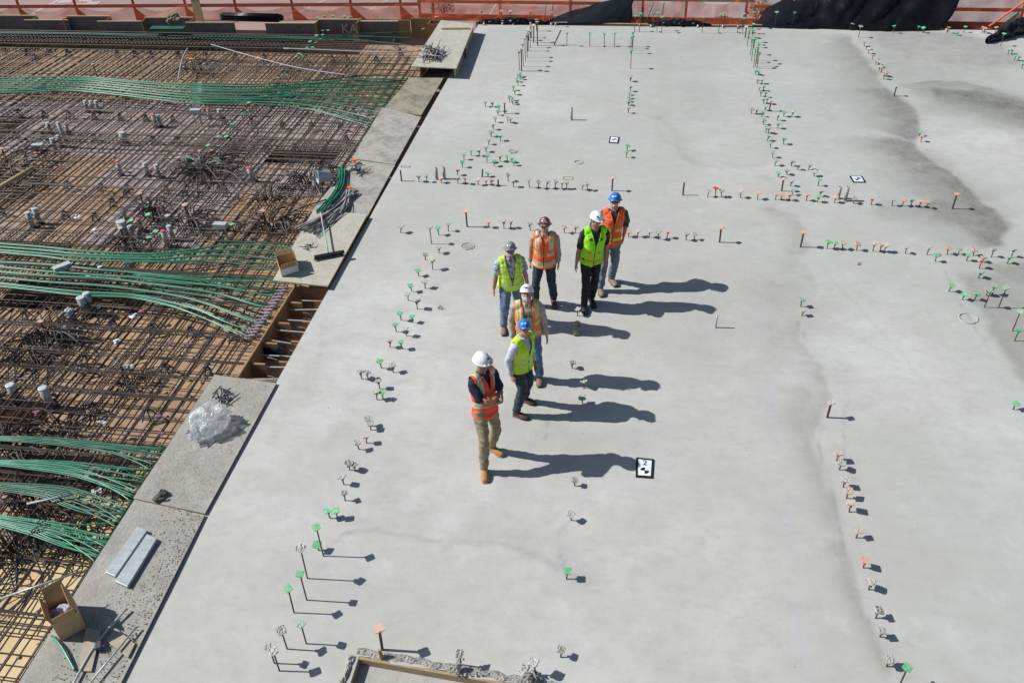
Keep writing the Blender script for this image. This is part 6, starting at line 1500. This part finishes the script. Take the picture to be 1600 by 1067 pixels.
    if spec.get('decal'):
        a_, sz = spec['decal'][0], spec['decal'][1]
        m_ = MB(); q_ = base + Vector((R0.x * math.sin(a_) * .86, R0.y * math.cos(a_) * .90, R0.z * .50)); nr = Vector((math.sin(a_) * .8, math.cos(a_) * .8, .6)).normalized()
        tv_ = nr.cross(Vector((0, 0, 1))).normalized(); ub = tv_.cross(nr); rot = Matrix((tv_, nr, ub)).transposed()
        for dx, w2, h2 in spec['decal'][2]: m_.box(C + hm @ (q_ + rot @ Vector((dx * s, .006, 0))), (w2 * s, .008, h2 * s), rot=hm @ rot)
        m_.build("hat_marking", spec['decal'][3], o)
    return t_, at, L2, F2, s, hd, hm
def hatmat(n_, c, c2=None, r_=.3): return mat(n_, c, r_, 0, c2 or tuple(v_ * .92 for v_ in c), 8, spec=.55)
WHITE_H = hatmat("white_hat", (.72, .74, .77)); BLUE_H = hatmat("blue_hat", (.025, .17, .55)); SILV_H = hatmat("silver_hat", (.19, .21, .225), (.26, .28, .30), .25); CAMO_H = mat("patterned_hat", (.10, .045, .04), .3, 0, (.50, .36, .34), 20, 2, lo=.54, hi=.60)
BLACKM = mat("dark_marking", (.03, .03, .04), .5); PALEM = mat("pale_marking", (.55, .65, .75), .5)
JEAN = cloth("blue_jeans", (.075, .125, .19), (.14, .20, .28), sc=5); JEAN_D = cloth("dark_jeans", (.018, .028, .045), (.03, .045, .065), sc=5); JEAN_G = cloth("grey_blue_jeans", (.12, .15, .19), (.20, .23, .27), sc=6); JEAN_B = cloth("bright_jeans", (.06, .12, .22), (.15, .23, .36), sc=6)
BLK = cloth("black_cloth", (.010, .010, .012)); KHAKI = cloth("khaki_trousers", (.30, .245, .155), (.22, .18, .11), sc=6)
arm_down = lambda sd_, f=0, z=.80, out=.27: {'w': (out * sd_, f, z), 'pole': (.25 * sd_, -.9, 0), 'pn': (-sd_, 0, 0)}
def band(h0, h1, mi=1, ed=2, a1=.4): return (0, a1, h0, h1, 'a', mi, ed)
# front worker, arms folded
p1 = person(dict(label="man in white full-brim hard hat and orange vest, arms folded, nearest the camera", s=1.0, yaw=56, syaw=52, fl=(768, 704), fr=(757, 738), toel=62, toer=12, head=(754, 566), fat=.90, hz=1.64, hyaw=48, hpitch=2,
    armL=dict(w=(-.06, .235, 1.22), pole=(.75, .05, -.7), hd=(-.8, -.6, .05), pn=(0, -1, 0), curl=1.1, th=1, thf=False), armR=dict(w=(.05, .27, 1.17), pole=(-.75, .05, -.7), hd=(.75, -.6, .08), pn=(0, -1, 0), curl=1.1, thf=False),
    skin=skin("tan_skin", (.33, .165, .10)), trous=KHAKI, shirt=cloth("navy_polo", (.012, .016, .05)), sleeve='short', boot=mat("tan_boot", (.42, .22, .09), .8, 0, (.33, .17, .07), 12), sole=mat("pale_sole", (.35, .25, .15), .8), hair=mat("black_hair", (.015, .012, .01), .6), glasses=1, legw=.92,
    vest=dict(col=cloth('red_orange_fabric', (.93, .11, .055), (.85, .085, .04)), tape=REFL, trim=LTRIM, open=((.98, .048), (.50, -.01)), marks=[(.085, .145, .42, 1.2, 'a', 1, 2), band(.19, .31)]), hat='full', hatm=WHITE_H, decal=(.25, .04, [(-.012, .016, .02), (.010, .020, .02)], BLACKM)))
p2 = person(dict(label="short man in blue hard hat, lime vest and pale lavender long-sleeved shirt", s=.925, yaw=60, syaw=56, fl=(819, 627), fr=(807, 650), toel=70, toer=72, head=(820, 514), hyaw=18, hpitch=26, hz=1.47,
    armL=arm_down(1, .06, .86, .22), armR=arm_down(-1, .02, .84, .23), skin=skin("fair_skin", (.46, .25, .18)), trous=JEAN_D, shirt=cloth("lavender_shirt", (.50, .52, .66), (.42, .44, .58)), sleeve='long', boot=mat("dark_brown_boot", (.06, .03, .025), .5, 0, (.10, .05, .04), 12), hair=mat("grey_hair", (.25, .24, .22), .7),
    vest=dict(col=LIME2, tape=REFL, trim=LIME2, open=((.98, .065), (.35, -.01)), low=-.12, marks=[band(.12, .20), band(.34, .42)], zip=1), hat='cap', hatm=BLUE_H, decal=(0, .04, [(0, .026, .024)], PALEM), fat=1.0))
p3 = person(dict(label="bearded man in white vented climbing-style helmet, open orange vest and pale grey shirt", s=.985, yaw=12, fl=(843, 593), fr=(813, 588), toel=8, toer=0, head=(823, 460), hyaw=4, hpitch=32, hz=1.57,
    armL=arm_down(1, .02, .82, .26), armR=arm_down(-1, .05, .84, .24), skin=skin("ruddy_skin", (.48, .23, .17)), trous=JEAN_B, shirt=cloth("pale_grey_shirt", (.40, .38, .37), (.33, .31, .31)), sleeve='long', boot=mat("brown_boot", (.17, .10, .06), .7, 0, (.22, .14, .09), 12), hair=mat("grey_hair2", (.4, .38, .36), .7), beard=mat("white_beard", (.42, .37, .34), .9), smile=1, tuck=1,
    vest=dict(col=ORT, tape=REFL, trim=LTRIM, open=((.98, .07), (.1, .065)), marks=[(.10, .155, .60, 1.2, 'a', 1, 2), (.10, .17, .32, .46, 'f', 1, 2), band(-.02, .09)]), hat='climb', hatm=WHITE_H, decal=(0, .06, [(-.04, .010, .03), (.04, .010, .03), (0, .040, .014)], BLACKM)))
p4 = person(dict(label="grey-bearded man in silver hard hat, lime vest and pale patterned short-sleeved shirt", s=.935, yaw=18, fl=(812, 496), fr=(788, 515), toel=10, toer=6, head=(797, 391), hyaw=8, hpitch=18, hz=1.52,
    armL=arm_down(1, .05, .83, .28), armR=arm_down(-1, .06, .82, .30), skin=skin("tanned_skin", (.36, .18, .12)), trous=JEAN, shirt=mat("floral_shirt", (.42, .50, .55), .85, 0, (.10, .14, .19), 30, 3, lo=.48, hi=.56, bump=.2), sleeve='short', boot=mat("brown_boot2", (.18, .11, .07), .7, 0, (.24, .15, .1), 12), hair=mat("grey_hair3", (.3, .29, .28), .7), beard=mat("grey_beard", (.36, .32, .30), .9), fat=1.08, belly=.05, legw=1.12,
    vest=dict(col=LIME2, tape=REFL, trim=LIME2, open=((.98, .085), (.02, -.01)), marks=[(.105, .148, .2, 1.2, 'a', 1, 2), band(.14, .21, 1, None)], low=-.08), hat='full', hatm=SILV_H, decal=(0, .03, [(0, .022, .022)], PALEM)))
p5 = person(dict(label="man in brown patterned full-brim hard hat and orange vest with silver pockets, legs apart", s=.965, yaw=2, fl=(865, 473), fr=(836, 478), toel=14, toer=-5, head=(851, 353), hyaw=2, hpitch=16, hz=1.59,
    armL=dict(w=(.235, -.03, .87), pole=(.45, -.9, 0), pn=(-1, 0, 0)), armR=dict(w=(-.235, -.03, .87), pole=(-.45, -.9, 0), pn=(1, 0, 0)), skin=skin("light_skin", (.47, .25, .18)), trous=JEAN_D, shirt=cloth("dusty_pink_shirt", (.42, .28, .23), (.36, .24, .20)), sleeve='long', boot=mat("dark_boot", (.07, .035, .03), .6, 0, (.10, .06, .05), 12), hair=mat("brown_hair", (.08, .04, .02), .7),
    vest=dict(col=ORNG, tape=REFL, trim=LTRIM, open=((.98, .05), (.70, -.01)), zip=1, low=-.1, marks=[(.080, .145, .60, 1.2, 'a', 1, 2), (.055, .155, .33, .47, 'f', 1, 2), (.012, .4, -.05, .10, 'a', 1, 2)]), hat='full', hatm=CAMO_H))
p6 = person(dict(label="man in white hard hat, black clothes and lime vest with orange bands, looking down", s=1.0, yaw=24, syaw=20, fl=(924, 472), fr=(913, 482), toel=18, toer=8, head=(932, 344), hyaw=40, hpitch=0, hroll=-8, hz=1.62,
    armL=arm_down(1, .05, .85, .23), armR=arm_down(-1, .0, .84, .24), skin=skin("olive_skin", (.38, .20, .14)), trous=BLK, shirt=cloth("black_shirt", (.018, .018, .020)), sleeve='short', collar=False, boot=mat("black_boot", (.012, .012, .014), .45), hair=mat("dark_hair", (.03, .02, .015), .6), glasses=1, legw=.95,
    vest=dict(col=LIME, tape=ORT, trim=LIME, open=((.98, .075), (.44, -.01)), zip=1, low=-.08, marks=[(.045, .12, .26, .34, 'f', 1, None), (0, .4, .0, .065, 'a', 1, None), (.06, .11, .72, .80, 'f', 3, None)]), hat='cap', hatm=WHITE_H, decal=(-.7, .04, [(-.01, .012, .03), (.012, .018, .01)], BLACKM)))
p7 = person(dict(label="smiling man in blue full-brim hard hat and orange vest with yellow bands, at the back", s=1.02, yaw=16, fl=(955, 440), fr=(938, 455), toel=28, toer=12, head=(961, 315), hyaw=-4, hpitch=17, hz=1.61,
    armL=dict(w=(.245, -.05, .90), pole=(.5, -.9, 0), pn=(-1, 0, 0)), armR=dict(w=(-.235, -.06, .90), pole=(-.4, -.9, 0), pn=(1, 0, 0)), skin=skin("pale_skin", (.48, .26, .19)), trous=JEAN_G, shirt=cloth("charcoal_shirt", (.045, .047, .052)), sleeve='rolled', boot=mat("grey_brown_boot", (.20, .14, .10), .7, 0, (.26, .19, .14), 12), hair=mat("brown_hair2", (.07, .04, .025), .7), glasses=1, smile=1,
    vest=dict(col=ORNG, tape=YEL, trim=ORNG, open=((.98, .06), (.52, -.01)), zip=1, low=-.08, marks=[(.04, .13, .36, .45, 'f', 1, None), (.010, .4, .03, .11, 'a', 1, None)]), hat='full', hatm=BLUE_H, decal=(.1, .04, [(-.012, .014, .02), (.010, .016, .02)], PALEM)))
# straight mouth-level gear: watch on a wrist, pens and glasses hung on the shirt
for (t_, at_, L2_, F2_, s_, hd_, hm__), lab in ((p3, "hung_glasses"),):
    m_ = MB()
    for k in (-1, 1): m_.box(at_(.70, k * .035 * s_, .150 * s_), (.05, .008, .03), rz=math.atan2(L2_.y, L2_.x) + k * -.35)
    m_.build("hanging_sunglasses", GLASS, t_)
